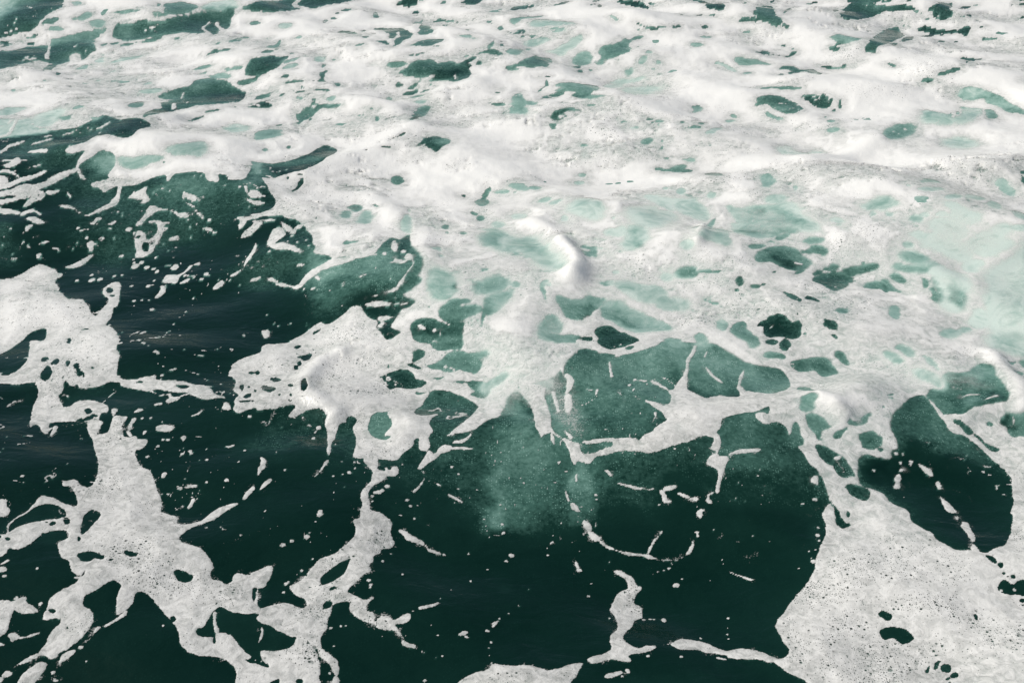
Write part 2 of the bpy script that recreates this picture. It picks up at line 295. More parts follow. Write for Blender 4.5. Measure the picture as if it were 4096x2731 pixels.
# ------------------------------------------------------------------ foam and drowned bubbles, laid out on the water in millimetres
# V v: a broken veil of foam; H a s: a gap in the foam whose water holds the share a of bubbles, edge softness s; F: a raft or strand of foam;
# D: flecks x,y,rx,ry; B v: a cloud of bubbles under water, some only painted glow of translucent wave faces; S v: milky, freshly beaten foam; P v: foam riddled with burst bubbles
LAYOUT = """
S 1: 606,6054,994,850 2386,6035,883,850 112,4658,234,385 2164,4675,497,282 2601,4771,382,720 -84,4620,168,376 -284,5557,375,790
S 0.7: -888,6454,516,791 665,7909,1330,696 2903,7731,1138,573 1649,4452,332,746 1148,4822,289,272
S 0.45: 955,9399,2369,952 -3294,9203,1479,2435 -1031,8667,1117,1499 -3491,7946,533,276
B 0.62: 606,6054,1259,991 2360,5934,1143,823 3222,7956,988,567
B 0.5: 110,4572,385,421 1827,4661,503,592
B 0.45: 781,8398,1554,779 -814,6431,515,739
B 0.12: -2257,4532,441,1156 -1574,3069,638,461 1574,3089,379,397
H 0.03 6: -7939,7738 -3670,7757 -3487,7744 -3260,7756 -3161,7845 -3105,7955 -2953,7816 -2877,7862 -2782,7847 -2696,7761 -2749,7570 -2755,7453 -2820,7456 -2939,7535 -3062,7552 -3066,7406 -3161,7339 -3182,7267 -3092,7258 -3038,7311 -3057,7242 -3064,7131 -3033,7051 -3031,7148 -2964,7238 -2932,7316 -2834,7273 -2778,7146 -2801,7036 -2808,7008 -2779,6955 -2879,6915 -2881,6866 -2812,6857 -2773,6797 -2719,6870 -2673,6868 -2571,6881 -2461,6957 -2379,6965 -2345,6860 -2338,6927 -2325,6965 -2251,6976 -2106,6939 -2070,6840 -1987,6800 -1974,6847 -2012,6921 -1932,6894 -1927,6831 -1815,6859 -1816,7223 -1714,7208 -1600,7300 -1483,7444 -1442,7584 -1395,7697 -1300,7620 -1298,7377 -1363,7236 -1453,7080 -1579,7016 -1646,6932 -1727,6932 -1658,6807 -1608,6688 -1557,6579 -1565,6486 -1623,6451 -1659,6413 -1653,6382 -1480,6369 -1444,6322 -1369,6298 -1317,6228 -1283,6141 -1228,6053 -1219,5950 -1187,5919 -1206,5865 -1176,5836 -1083,5791 -1069,5734 -1034,5767 -940,5755 -835,5745 -807,5790 -743,6003 -677,5936 -640,6053 -612,5836 -558,5698 -521,5586 -531,5497 -554,5458 -515,5428 -583,5337 -620,5328 -606,5303 -535,5252 -569,5218 -618,5216 -666,5071 -645,5033 -601,5006 -645,4961 -679,4950 -696,5005 -745,5073 -741,5151 -786,5175 -837,5255 -859,5289 -909,5292 -948,5253 -1003,5194 -1038,5180 -1073,5214 -1121,5161 -1159,5090 -1217,5046 -1219,5024 -1351,4977 -1338,4887 -1362,4860 -1388,4847 -1461,4780 -1461,4677 -1469,4639 -1429,4634 -1392,4527 -1393,4465 -1346,4407 -1360,4351 -1345,4303 -1355,4278 -1322,4244 -1288,4260 -1241,4290 -1226,4268 -1155,4280 -1117,4305 -1040,4315 -1082,4241 -1060,4237 -1012,4267 -972,4286 -923,4278 -899,4250 -887,4243 -895,4214 -878,4156 -860,4042 -853,3965 -836,3914 -835,3978 -846,4044 -841,4112 -835,4190 -822,4214 -796,4211 -794,4248 -764,4253 -745,4225 -762,4183 -738,4119 -728,3996 -737,3948 -704,3926 -676,3939 -622,3942 -526,3929 -511,3990 -458,4034 -461,4073 -436,4090 -431,4009 -386,4011 -392,4115 -367,4131 -390,4174 -398,4219 -347,4310 -458,4256 -480,4322 -432,4455 -414,4521 -359,4532 -275,4492 -212,4431 -167,4367 -176,4302 -260,4164 -304,4110 -187,4139 -106,4237 -58,4243 0,4430 54,4436 82,4477 180,4504 237,4568 260,4609 316,4726 366,4816 488,4762 543,4743 626,4784 713,4850 768,4877 870,4910 949,4885 1072,4892 1146,4813 1229,4723 1327,4701 1383,4695 1404,4659 1413,4571 1390,4481 1292,4409 1266,4412 1209,4142 1262,4147 1297,4110 1291,4050 1337,4159 1355,4141 1353,4076 1363,4051 1351,4015 1318,4005 1342,3949 1354,3887 1386,3850 1381,3824 1340,3792 1361,3776 1374,3818 1402,3784 1406,3728 1423,3648 1357,3630 1364,3558 1347,3507 1310,3419 1277,3354 1253,3286 1204,3220 1132,3143 1083,3075 1033,3018 1026,2988 1042,2924 1060,2857 1019,2821 973,2835 1003,2780 1068,2726 1118,2681 1009,2268 -3553,2305
B 0.2: -989,4174,283,156
B 0.22: -480,3991,301,149
B 0.26: 670,3908,320,85
B 0.36: 1132,3993,217,164
B 0.16: 246,3806,440,160
B 0.2: 1264,3887,152,147
B 0.2: -2126,6581,647,315
B 0.13: -2444,6263,468,341
B 0.2: -1340,5761,350,230
B 0.1: -2006,4428,386,167
B 0.75: -3670,7757,335,120 -3772,7813,201,132
B 0.25: -3237,7680,432,91 -3270,7338,543,216
B 0.6: -2868,7223,102,163
B 0.22: -2839,6904,368,183 -2416,6712,387,207
B 0.45: -2255,6831,141,137 -1973,6695,174,139 -2056,6776,153,112
B 0.2: -1838,6595,219,162 -2435,6501,286,340 -2248,6308,343,259
B 0.22: -3220,6070,122,283 -3255,6219,82,145
B 0.3: -1744,6681,86,142
B 0.4: -1713,6828,61,236 -1715,7024,97,78
B 0.3: -1184,5176,12,21
B 0.35: -1526,7325,219,112 -1721,7131,83,93
B 0.25: -1375,7611,91,143
B 0.18: -1381,5814,182,138 -1338,6098,108,231
B 0.4: -1153,5769,83,72
B 0.62: -1014,5605,150,101 -1065,5592,110,77
B 0.42: -818,5531,279,238 -623,5473,126,176 -717,5811,130,178
B 0.5: -628,5677,80,188 -737,5675,79,83
B 0.3: -903,5431,230,82 -705,5307,126,44
B 0.08: -729,5223,158,66
B 0.13: -2073,4469,229,99 -1838,4328,161,99
B 0.08: -1939,4391,333,182
B 0.06: -2620,4889,96,249 -1425,3640,120,92
B 0.16: -1044,4197,131,93 -788,4139,47,209 -1097,4064,151,182
B 0.12: -1076,4235,81,67
B 0.35: -635,4176,64,113
B 0.22: -431,4009,151,99 -551,3936,89,49 -317,4256,136,340
B 0.3: -409,4435,98,98
B 0.14: -511,3770,143,153 -306,4047,112,112
B 0.08: -345,3823,171,186
B 0.4: -103,4076,87,118 -52,4164,93,123
B 0.45: -76,3957,75,107 -85,3846,59,83
B 0.5: -88,3738,53,81 -106,3684,38,40
B 0.25: -25,3808,69,138
B 0.14: 149,3881,398,230 990,3889,250,180
B 0.3: 1065,4054,182,136
B 0.5: 11,4344,96,166
B 0.33: 41,4067,92,89 75,3913,100,117
B 0.4: 151,3971,100,68
B 0.7: 358,3895,69,89 344,3813,63,87
B 0.55: 322,3985,70,51 307,3850,59,105 340,3733,49,59
B 0.18: 196,3785,122,106
B 0.5: 223,4324,58,313 292,4214,99,178 318,4116,77,76
B 0.62: 363,4004,75,41
B 0.42: 438,4524,143,310 542,4459,180,367
B 0.32: 549,4237,171,196 403,4680,68,123
B 0.5: 760,4705,187,141 852,4768,117,123 665,4597,90,138
B 0.55: 1100,4701,151,186 999,4791,118,122
B 0.45: 957,4504,88,118 1206,4518,113,129 735,4479,88,141
B 0.3: 1091,4057,135,123 1019,3920,91,75
B 0.18: 693,3895,162,61 851,3974,61,51
B 0.12: 1051,3802,128,106 570,3896,126,56 879,3798,59,85
B 0.3: 126,3955,211,105
B 0.22: 173,3846,222,114
B 0.5: 92,4075,102,77 325,3939,75,57
B 0.2: -250,3903,209,243 224,3877,297,193
B 0.5: 357,3877,64,103 -78,3752,39,128
B 0.4: -51,3944,100,173 61,4005,132,129
B 0.3: 49,3845,129,132
B 0.42: 1229,4077,74,88
B 0.28: 1201,3951,72,84
B 0.1: 1274,3807,129,118
B 0.45: 1339,4590,91,151
B 0.07: 71,3593,190,58 985,3529,161,82
B 0.06: 481,2716,363,42
B 0.05: -1747,2957,205,143 -1416,2810,158,121
B 0.12: -1159,2905,44,58
B 0.05: -406,3318,177,204 -652,2967,84,90
H 0.12 9: -5275,11330 -4611,11393 -4453,10951 -4495,10867 -4557,10793 -4550,10646 -4566,10526 -4611,10460 -4697,10429 -4820,10361 -4888,10269
B 0.75: -5111,11179,285,237 -5119,10949,174,324
F: -4864,10397 -4748,10494 -4763,10525 -4876,10419
F: -4909,11093 -4693,10852 -4697,10884 -4914,11115
D: -4831,10683,10,15 -4825,10600,10,13 -4676,10734,8,16 -4695,10821,7,12 -4880,10570,5,7
H 0.14 9: -4711,9837 -4611,9929 -4560,10171 -4386,10178 -4390,10286 -4284,10315 -4164,10399 -4031,10484 -3884,10515 -3911,10418 -3948,10291 -3895,10066 -3847,9990 -3889,9941 -3921,9782 -3976,9926 -4042,9947 -4075,9888 -4025,9765 -4097,9660 -4235,9716 -4322,9746 -4397,9613 -4397,9429 -4509,9322
B 0.5: -4153,10360,222,117 -4016,10505,123,127 -4313,10276,108,85
F: -4452,10393 -4339,10093 -4268,9804 -4224,9790 -4309,10083 -4417,10394
F: -4071,9909 -4016,9927 -3940,9840 -3929,9717 -4015,9764
F: -4732,9881 -4637,10056 -4675,10143 -4751,9924
D: -4077,10078,17,30 -4414,9791,16,33 -4191,10031,10,18 -4333,9779,10,18 -3941,9981,8,10
F: -4437,9685 -4328,9780 -4338,9806 -4447,9709
H 0.15 5: -4853,10283 -4712,10251 -4697,10136 -4746,10018
H 0.15 7: -4602,10258 -4500,10266 -4487,10196 -4572,10203
H 0.15 7: -4709,10397 -4475,10392 -4537,10350 -4652,10345
H 0.1 5: -4912,10371 -4839,10420 -4766,10383 -4866,10322
H 0.15 5: -4143,9409 -4197,9693 -4102,9700 -4072,9467 -3982,9075
H 0.1 4: -3863,9115 -3858,9086 -3864,9065 -3877,9065 -3890,9084 -3895,9113 -3890,9137 -3876,9136
H 0.1 4: -3803,9157 -3801,9140 -3807,9128 -3816,9129 -3825,9143 -3828,9162 -3823,9174 -3812,9172
H 0.1 7: -4497,10233 -4500,10213 -4521,10206 -4549,10218 -4568,10243 -4566,10265 -4543,10270 -4515,10257
H 0.5 8: -4474,10500 -4390,10531 -4289,10474 -4319,10435 -4438,10447
H 0.3 8: -4560,10578 -4518,10676 -4421,10737 -4395,10688 -4421,10568 -4534,10525
H 0.3 8: -3478,11017 -3317,11144 -3153,11013 -3095,10907 -3202,10766 -3326,10672 -3398,10718
H 0.4 8: -3525,10716 -3423,10736 -3330,10692 -3401,10630 -3514,10666
H 0.75 15: -3074,10909 -3024,11155 -2791,11110 -2709,10970 -2803,10890 -3009,10851
H 0.15 9: -3829,10623 -3693,10591 -3594,10634 -3457,10596 -3328,10634 -3216,10737 -3112,10834 -2961,10877 -2806,10909 -2732,10855 -2757,10746 -2740,10659 -2727,10500 -2799,10447 -2767,10274 -2794,10172 -2887,10305 -2973,10234 -3099,10323 -3253,10309 -3411,10307 -3559,10272 -3656,10247 -3778,10346 -3833,10396 -3834,10481
B 0.42: -3749,10561,96,89
B 0.3: -3006,10833,154,72
F: -2953,10697 -2981,10477 -2889,10282 -2793,10128 -2794,10185 -2900,10385 -2957,10464 -2934,10665
F: -2897,10665 -2825,10482 -2713,10369 -2729,10469 -2825,10557 -2877,10699
F: -3541,10438 -3433,10511 -3442,10528 -3547,10451
F: -3323,10647 -3099,10805 -3106,10830 -3326,10658
H 0.25 9: -2702,10929 -2609,11015 -2437,11239 -2375,10904 -2628,10878
H 0.2 6: -3678,10112 -3633,10203 -3514,10220 -3575,10139
H 0.2 7: -3493,10218 -3405,10285 -3298,10278 -3348,10221 -3484,10184
H 0.2 7: -3180,10225 -3114,10213 -3120,10151 -3165,10165
H 0.3 6: -3845,10101 -3805,10194 -3808,10077
H 0.2 6: -3785,10197 -3700,10218 -3738,10145
H 0.2 6: -2774,9723 -2707,9787 -2569,9794 -2533,9765 -2651,9711 -2743,9674
H 0.3 6: -2609,9984 -2516,10239 -2474,10233 -2505,9964 -2588,9935
H 0.3 7: -2574,10680 -2457,10686 -2448,10585 -2537,10600
H 0.3 6: -2734,9913 -2661,9990 -2689,9891
H 0.35 9: -2812,9312 -2751,9417 -2620,9367 -2662,9329 -2776,9323
H 0.35 8: -2712,9255 -2637,9259 -2656,9217
H 0.12 7: -2296,9220 -2275,9342 -2233,9380 -2100,9435 -1946,9419 -1982,9247 -2001,9137 -2118,9049 -2174,8986 -2185,9051 -2265,9073
H 0.4 8: -2512,9262 -2406,9263 -2317,9254 -2326,9198 -2447,9223
H 0.2 7: -2338,9008 -2217,9014 -2146,9040 -2161,8967 -2249,8929 -2308,8947
H 0.55 10: -2609,9175 -2545,9230 -2427,9168 -2408,9077 -2558,9078
H 0.2 7: -2925,8716 -2850,8809 -2702,8910 -2704,9034 -2594,9111 -2409,9036 -2366,8961 -2284,8867 -2219,8814 -2202,8646 -2226,8553 -2333,8484 -2449,8425 -2538,8362 -2666,8257 -2687,8000 -2753,7944 -2782,7847 -2812,7999 -2817,8203 -2767,8291 -2811,8416 -2802,8617 -2911,8658
B 0.4: -2583,8989,134,103 -2844,8748,103,76
B 0.1: -2334,8679,133,162 -2722,8165,119,142
F: -2719,8396 -2704,8436 -2661,8307 -2694,8284
F: -2733,8778 -2727,8644 -2711,8622 -2723,8770
D: -2615,8461,13,48 -2309,8830,6,10
H 0.65 10: -3096,8757 -3041,8783 -2977,8815 -2908,8825 -2938,8733 -3061,8728
H 0.38 6: -3000,8204 -3010,8340 -2961,8426 -2899,8256 -2952,8182
H 0.15 5: -2507,8008 -2474,8165 -2386,8261 -2418,8176 -2470,8020
H 0.2 5: -2456,8267 -2383,8327 -2283,8376 -2315,8329 -2409,8250
H 0.2 5: -2139,8471 -2040,8501 -2050,8461 -2117,8448
H 0.3 5: -2265,8410 -2217,8467 -2222,8412
H 0.72 8: -3983,8018 -3990,8159 -3965,8221 -3789,8210 -3825,8122 -3891,8037
H 0.8 9: -3660,7953 -3651,8066 -3495,8118 -3457,8053 -3485,7979 -3475,7850 -3534,7809 -3620,7845
H 0.75 8: -3876,7740 -3890,7778 -3786,7851 -3786,7916 -3685,7976 -3597,7825 -3502,7788 -3479,7722 -3825,7613
H 0.7 7: -3940,7910 -3832,7951 -3811,7830 -3897,7796
H 0.4 7: -3467,7976 -3380,7974 -3354,7918 -3416,7924
H 0.5 7: -3407,8113 -3391,8167 -3304,8110 -3376,8070
H 0.5 9: -3203,7896 -3109,7968 -3137,7850
F: -3639,7285 -3635,7421 -3552,7519 -3562,7540 -3658,7461 -3668,7327
F: -3481,7457 -3367,7567 -3387,7609 -3492,7480
F: -3459,7309 -3387,7300 -3306,7277 -3321,7319 -3411,7360 -3472,7340
F: -3551,7081 -3510,7114 -3501,7227 -3465,7195 -3447,7125 -3461,7078 -3511,7052
F: -3365,7073 -3293,7108 -3302,7130 -3369,7084
F: -3770,7589 -3720,7645 -3729,7744 -3761,7928 -3790,7955 -3756,7768 -3746,7686 -3785,7619
F: -3454,7602 -3405,7639 -3414,7662 -3462,7620
F: -3340,7644 -3246,7721 -3251,7731 -3345,7653
F: -3587,7134 -3374,7179 -3377,7187 -3592,7146
F: -3092,7689 -3038,7698 -3007,7773 -3021,7799 -3054,7730 -3101,7708
D: -3163,7346,10,16 -3409,7754,6,11 -3578,7817,8,13
F: -3638,7861 -3575,7805 -3514,7779 -3518,7793 -3580,7828 -3640,7874
H 0.62 10: -2788,7217 -2734,7221 -2611,7199 -2429,7186 -2459,7145 -2529,7112 -2576,7080 -2658,7070 -2731,7113 -2772,7167
H 0.72 13: -2463,7235 -2400,7328 -2248,7453 -2189,7402 -2172,7256 -2198,7176 -2266,7208 -2375,7185 -2413,7221
H 0.75 26: -2216,7920 -2161,8079 -2029,8019 -2009,7890 -2105,7837
H 0.65 15: -3798,9747 -3730,9817 -3679,9687 -3746,9677
H 0.6 15: -3615,9643 -3522,9731 -3357,9842 -3433,9669 -3545,9645
H 0.5 11: -3843,9887 -3811,9916 -3707,9904 -3760,9879
H 0.6 9: -3108,8923 -3064,9025 -3051,8947
H 0.7 12: -3515,9250 -3475,9423 -3466,9330
H 0.6 9: -3542,9019 -3504,9070 -3489,8973
H 0.5 6: -2476,7115 -2401,7129 -2448,7095
H 0.5 8: -1857,7233 -1776,7212 -1752,6983 -1811,7089
H 0.5 11: -4125,8687 -4076,8702 -4058,8611
H 0.5 10: -1964,7792 -1916,7881 -1892,7760
H 0.45 10: -3885,9535 -3822,9636 -3786,9587 -3799,9388
H 0.6 11: -3934,8884 -3857,8899 -3889,8836
H 0.5 14: -4307,10673 -4265,10746 -4172,10860 -4114,10767 -4182,10640
H 0.6 16: -4492,11228 -4409,11248 -4322,11120 -4363,11019
H 0.35 12: -3923,10855 -3757,10851 -3620,10792 -3757,10765 -3860,10781
H 0.35 10: -3523,10909 -3536,11033 -3498,11010 -3480,10868
H 0.5 14: -4110,10646 -4043,10703 -3943,10653 -3930,10532 -4021,10484
H 0.14 6: -2614,10989 -2492,11247 -2271,11431 -2205,11369 -2252,11245 -2198,11124 -2104,11083 -2227,10973 -2367,10858 -2458,10827 -2594,10876
H 0.12 8: -2198,11254 -2161,11373 -2108,11469 -1554,11711 -1643,11505 -1752,11314 -1911,11187 -1994,11075 -2055,11119 -2124,11137
H 0.2 6: -1615,11135 -1626,11095 -1663,11061 -1703,11050 -1723,11064 -1712,11097 -1675,11134 -1636,11151
H 0.2 7: -1720,11020 -1723,10988 -1742,10964 -1765,10962 -1779,10979 -1776,11006 -1757,11030 -1734,11038
H 0.2 6: -1811,10771 -1799,10670 -1806,10607 -1823,10588 -1839,10619 -1848,10698 -1850,10818 -1832,10832
H 0.2 7: -1732,10843 -1736,10810 -1756,10800 -1781,10825 -1795,10862 -1790,10887 -1769,10892 -1745,10876
H 0.65 15: -2237,10428 -2212,10528 -2136,10514 -2102,10437 -2167,10383
H 0.65 15: -2023,10081 -1982,10145 -1931,10084 -1972,10015
H 0.35 8: -2241,9888 -2168,9974 -2165,10071 -2146,10081 -2138,9918 -2177,9767
H 0.2 7: -2221,9492 -2200,9599 -2119,9583 -2102,9520 -2184,9474
H 0.25 5: -2077,9632 -2074,9588 -2088,9576 -2106,9586 -2121,9624 -2129,9695 -2121,9735 -2100,9711
H 0.25 5: -1989,9570 -1992,9539 -2010,9526 -2031,9532 -2044,9555 -2042,9592 -2029,9626 -2005,9608
H 0.25 5: -1924,9519 -1925,9499 -1935,9479 -1948,9470 -1956,9475 -1954,9492 -1944,9512 -1931,9524
H 0.2 7: -1647,10158 -1601,10267 -1519,10269 -1418,10041 -1497,10033 -1591,10123
H 0.25 6: -1374,10265 -1366,10154 -1379,10106 -1399,10110 -1414,10157 -1419,10246 -1410,10320 -1391,10327
H 0.25 6: -1309,9904 -1316,9880 -1337,9867 -1360,9875 -1373,9899 -1367,9926 -1345,9937 -1321,9928
H 0.25 6: -1308,9645 -1317,9623 -1345,9610 -1375,9613 -1389,9628 -1380,9646 -1352,9659 -1323,9660
H 0.25 6: -1302,9534 -1309,9530 -1328,9535 -1348,9546 -1356,9557 -1349,9561 -1330,9556 -1310,9545
H 0.25 7: -2268,10163 -2268,10131 -2281,10120 -2301,10138 -2315,10177 -2315,10206 -2300,10213 -2281,10196
H 0.06 7: -1227,11512 -1161,11546 -1120,11617 -923,11585 -919,11510 -999,11513 -982,11432 -1039,11425 -1065,11389 -1096,11441 -1166,11458
H 0.08 7: -1025,11229 -987,11325 -946,11219 -966,11197
H 0.1 6: -922,11197 -833,11195 -898,11171
H 0.3 8: -754,11394 -714,11495 -666,11438 -685,11362
H 0.12 8: -573,11365 -508,11439 -446,11603 -275,11623 -327,11419 -360,11362 -471,11353
H 0.2 6: -256,11225 -214,11329 -233,11196
H 0.3 7: -1387,11019 -1386,11204 -1314,10845 -1354,10815 -1373,10889
H 0.4 8: -959,10334 -980,10941 -893,11082 -879,11043 -918,10345
H 0.22 8: -830,10953 -758,11036 -691,11027 -512,10926 -494,10895 -621,10927 -711,10986 -797,10957
H 0.15 5: -706,10881 -605,10817 -632,10722 -701,10808
H 0.16 7: -1322,10421 -1239,10429 -1045,10255 -939,10092 -899,9965 -919,9850 -990,9750 -995,9694 -1054,9588 -1071,9566 -1054,9697 -1052,9782 -1012,9894 -1042,10113 -1068,10071 -1057,9945 -1067,9838 -1120,9825 -1141,9990 -1193,10107 -1302,10334
H 0.07 6: -1236,9759 -1179,9778 -1113,9756 -1090,9667 -1127,9647 -1191,9703
H 0.1 6: -1234,9920 -1181,9894 -1166,9795 -1211,9799
H 0.25 7: -874,10034 -865,10192 -872,10797 -786,10496 -730,10066 -699,9977 -787,9943 -847,9938
H 0.2 7: -940,9618 -851,9730 -739,9802 -621,9809 -616,9723 -688,9618 -722,9550 -841,9585
H 0.2 6: -954,9320 -855,9383 -745,9443 -824,9354
H 0.2 5: -658,9511 -675,9496 -718,9482 -761,9478 -781,9488 -764,9505 -721,9517 -677,9520
H 0.2 5: -643,9554 -652,9544 -674,9541 -696,9548 -706,9562 -698,9573 -676,9575 -653,9567
H 0.55 14: -475,9862 -367,9875 -332,9699 -391,9729 -463,9815
H 0.17 7: -353,9420 -278,9439 -212,9500 -145,9509 -67,9384 -143,9373 -239,9414 -287,9428 -371,9376 -428,9368
H 0.2 6: -58,9477 0,9556 47,9474 46,9368 -39,9419
H 0.14 7: -963,9058 -938,9104 -885,9148 -880,9203 -800,9265 -671,9313 -648,9232 -574,9249 -519,9286 -469,9215 -342,9362 -295,9359 -340,9281 -394,9216 -337,9197 -342,9037 -365,8904 -473,8856 -539,8904 -704,8909 -653,8978 -654,9000 -753,8965 -837,8981 -903,9005
B 0.38: -758,9201,112,96 -552,9188,102,74 -378,9307,57,47
B 0.06: -596,8953,129,53 -417,9072,74,104
F: -497,8994 -475,9025 -458,8938 -485,8909
H 0.28 8: -1101,9265 -1034,9254 -919,9232 -899,9205 -970,9154 -1037,9175
H 0.4 7: -1215,9258 -1097,9219 -1125,9205
H 0.08 6: -319,9216 -283,9286 -206,9191 -253,9186 -299,9169
H 0.08 6: -112,9106 -66,9142 0,9173 36,9130 27,9068 -57,9115
H 0.06 6: -921,8736 -889,8795 -827,8807 -783,8834 -779,8780 -829,8720
H 0.12 6: -875,8843 -840,8883 -780,8943 -752,8934 -794,8879 -828,8832
H 0.1 6: -986,8876 -973,8941 -915,8902 -923,8882
H 0.1 5: -703,8874 -667,8890 -638,8861 -674,8854
H 0.15 5: -768,8754 -735,8799 -680,8802 -733,8765
H 0.3 6: -860,8650 -782,8698 -706,8652 -758,8620
H 0.12 6: -1950,8941 -1921,8991 -1872,8980 -1873,8927 -1911,8929
H 0.14 6: -1929,8868 -1839,8883 -1744,8860 -1732,8841 -1829,8819 -1916,8841
H 0.16 6: -1725,8858 -1626,8859 -1597,8910 -1625,8980 -1624,9099 -1580,9174 -1548,9082 -1572,8994 -1579,8915 -1552,8849 -1514,8834 -1581,8801 -1619,8809 -1668,8837
H 0.3 6: -1662,9225 -1651,9279 -1602,9263 -1611,9133 -1654,9174
H 0.65 9: -1724,9328 -1730,9430 -1699,9481 -1635,9427 -1642,9345
H 0.4 7: -1588,9431 -1523,9448 -1528,9410 -1571,9376
H 0.62 9: -1979,9115 -1928,9205 -1881,9260 -1832,9243 -1880,9136
H 0.5 9: -1942,9344 -1820,9462 -1869,9300 -1978,9224
H 0.12 5: -1657,8697 -1604,8705 -1513,8697 -1490,8656 -1524,8640
H 0.12 5: -1476,8818 -1435,8848 -1416,8770 -1449,8748
H 0.15 5: -1943,8820 -1950,8815 -1968,8818 -1987,8827 -1996,8837 -1989,8842 -1971,8839 -1952,8829
H 0.15 5: -1709,8735 -1719,8734 -1741,8751 -1762,8773 -1770,8790 -1760,8790 -1738,8775 -1717,8752
H 0.15 5: -1686,8676 -1703,8674 -1746,8682 -1790,8696 -1809,8708 -1792,8709 -1749,8701 -1705,8687
H 0.2 7: -2112,8694 -2049,8746 -1957,8748 -1989,8669 -2061,8622 -2113,8613
H 0.2 7: -1934,8615 -1911,8691 -1876,8700 -1876,8643
H 0.06 5: -2087,8522 -2034,8574 -1965,8535 -1937,8476 -1967,8442 -2073,8448
F: -2072,8512 -2054,8533 -2037,8491 -2055,8470
H 0.24 7: -1730,8330 -1683,8371 -1674,8430 -1626,8469 -1637,8552 -1585,8559 -1583,8478 -1565,8474 -1345,8364 -1359,8334 -1450,8350 -1528,8401 -1553,8322 -1593,8235 -1650,8160 -1629,8082 -1662,8074 -1691,8144 -1703,8270
F: -1612,8428 -1581,8462 -1570,8412 -1599,8402
H 0.4 7: -1766,8634 -1704,8582 -1697,8536 -1746,8564
H 0.5 7: -1512,8549 -1465,8598 -1423,8550 -1420,8460 -1496,8491
H 0.34 6: -798,8227 -764,8338 -709,8426 -640,8431 -661,8335 -719,8080 -774,7948 -782,8142
B 0.15: -750,8052,55,100
H 0.6 14: -792,8486 -742,8529 -678,8487 -745,8438
H 0.15 5: -930,7648 -884,7675 -787,7780 -821,7701 -888,7630
H 0.15 5: -1009,7538 -883,7572 -876,7531 -920,7525 -975,7519
H 0.15 5: -1104,7458 -1079,7515 -1043,7517 -1087,7451
H 0.1 8: -714,7558 -671,7639 -646,7754 -530,7720 -455,7667 -453,7627 -505,7548 -557,7463 -583,7505 -631,7509 -653,7603
B 0.6: -482,7643,56,89
H 0.55 10: -1943,7770 -1918,7894 -1837,7941 -1755,7944 -1748,7779 -1779,7728 -1834,7715 -1875,7677 -1907,7674
H 0.55 9: -1831,7419 -1807,7535 -1773,7523 -1775,7453 -1808,7419
H 0.25 5: -1630,7569 -1631,7547 -1641,7536 -1654,7542 -1663,7562 -1661,7584 -1651,7594 -1638,7588
H 0.25 5: -1029,8071 -1030,8035 -1042,8023 -1057,8042 -1067,8082 -1065,8117 -1053,8127 -1038,8109
H 0.25 5: -1143,8161 -1155,8156 -1185,8158 -1215,8168 -1228,8178 -1217,8183 -1187,8180 -1156,8171
H 0.25 5: -1058,8222 -1075,8220 -1115,8234 -1156,8255 -1173,8270 -1155,8270 -1115,8256 -1075,8236
H 0.25 6: -1569,8225 -1569,8199 -1580,8180 -1597,8179 -1609,8197 -1609,8223 -1598,8241 -1581,8242
H 0.25 5: -1658,7939 -1661,7924 -1675,7912 -1690,7910 -1698,7919 -1695,7934 -1681,7946 -1666,7948
H 0.25 6: -230,8517 -177,8492 -132,8441 -45,8428 -105,8395 -176,8440
H 0.35 7: -1035,8623 -1017,8703 -986,8664 -994,8485
H 0.3 7: -148,10495 -117,10568 -74,10482 -115,10404
H 0.2 6: -83,10297 19,10228 -11,10169
H 0.3 7: -212,9540 -166,9687 -149,9809 -156,9606 -193,9530
H 0.25 6: -62,9642 -69,9598 -88,9575 -106,9581 -114,9607 -107,9643 -89,9677 -70,9680
H 0.25 6: -80,9715 -85,9675 -98,9652 -111,9650 -117,9667 -112,9702 -99,9742 -85,9748
H 0.25 6: -403,10500 -410,10472 -429,10452 -449,10454 -459,10482 -452,10514 -432,10528 -412,10521
H 0.25 6: -162,10654 -176,10624 -213,10622 -250,10656 -266,10729 -252,10779 -215,10769 -177,10710
H 0.25 5: -1786,8159 -1788,8122 -1803,8076 -1823,8046 -1837,8059 -1838,8107 -1823,8154 -1801,8173
H 0.25 5: -97,8636 -103,8618 -116,8611 -130,8619 -136,8635 -130,8652 -117,8659 -103,8653
H 0.25 5: -81,8706 -89,8694 -108,8687 -127,8688 -135,8696 -128,8707 -109,8715 -89,8715
H 0.12 7: -22,11154 22,11301 112,11312 223,11283 238,11227 133,11191 22,11144
H 0.12 5: 332,11197 421,11229 487,11227 537,11367 595,11398 563,11190 485,11179 398,11202
H 0.06 7: 816,11421 847,11651 952,11601 934,11427 852,11386
H 0.15 6: 850,11084 835,11037 805,11009 775,11007 764,11022 776,11044 807,11073 839,11106
H 0.15 6: 898,11035 886,10956 869,10925 855,10947 853,11001 864,11069 885,11147 899,11125
H 0.15 6: 298,11325 296,11304 286,11290 276,11289 271,11303 273,11323 282,11339 293,11340
H 0.06 6: 1063,11360 1113,11422 1209,11373 1316,11327 1360,11209 1392,11099 1356,11061 1279,11160 1187,11241 1115,11310
H 0.1 5: 1371,11266 1428,11234 1462,11141 1410,11160
H 0.06 6: 1693,11254 1869,11179 1941,11072 1976,10893 1999,10839 2071,11063 2081,10759 2049,10628 2016,10608 1973,10672 1958,10706 1906,10707 1884,10775 1897,10930 1847,11100 1802,11087
H 0.06 6: 1623,10707 1668,10725 1631,10615 1724,10601 1811,10624 1896,10633 1971,10582 2016,10499 1942,10519 1867,10576 1720,10571 1615,10576
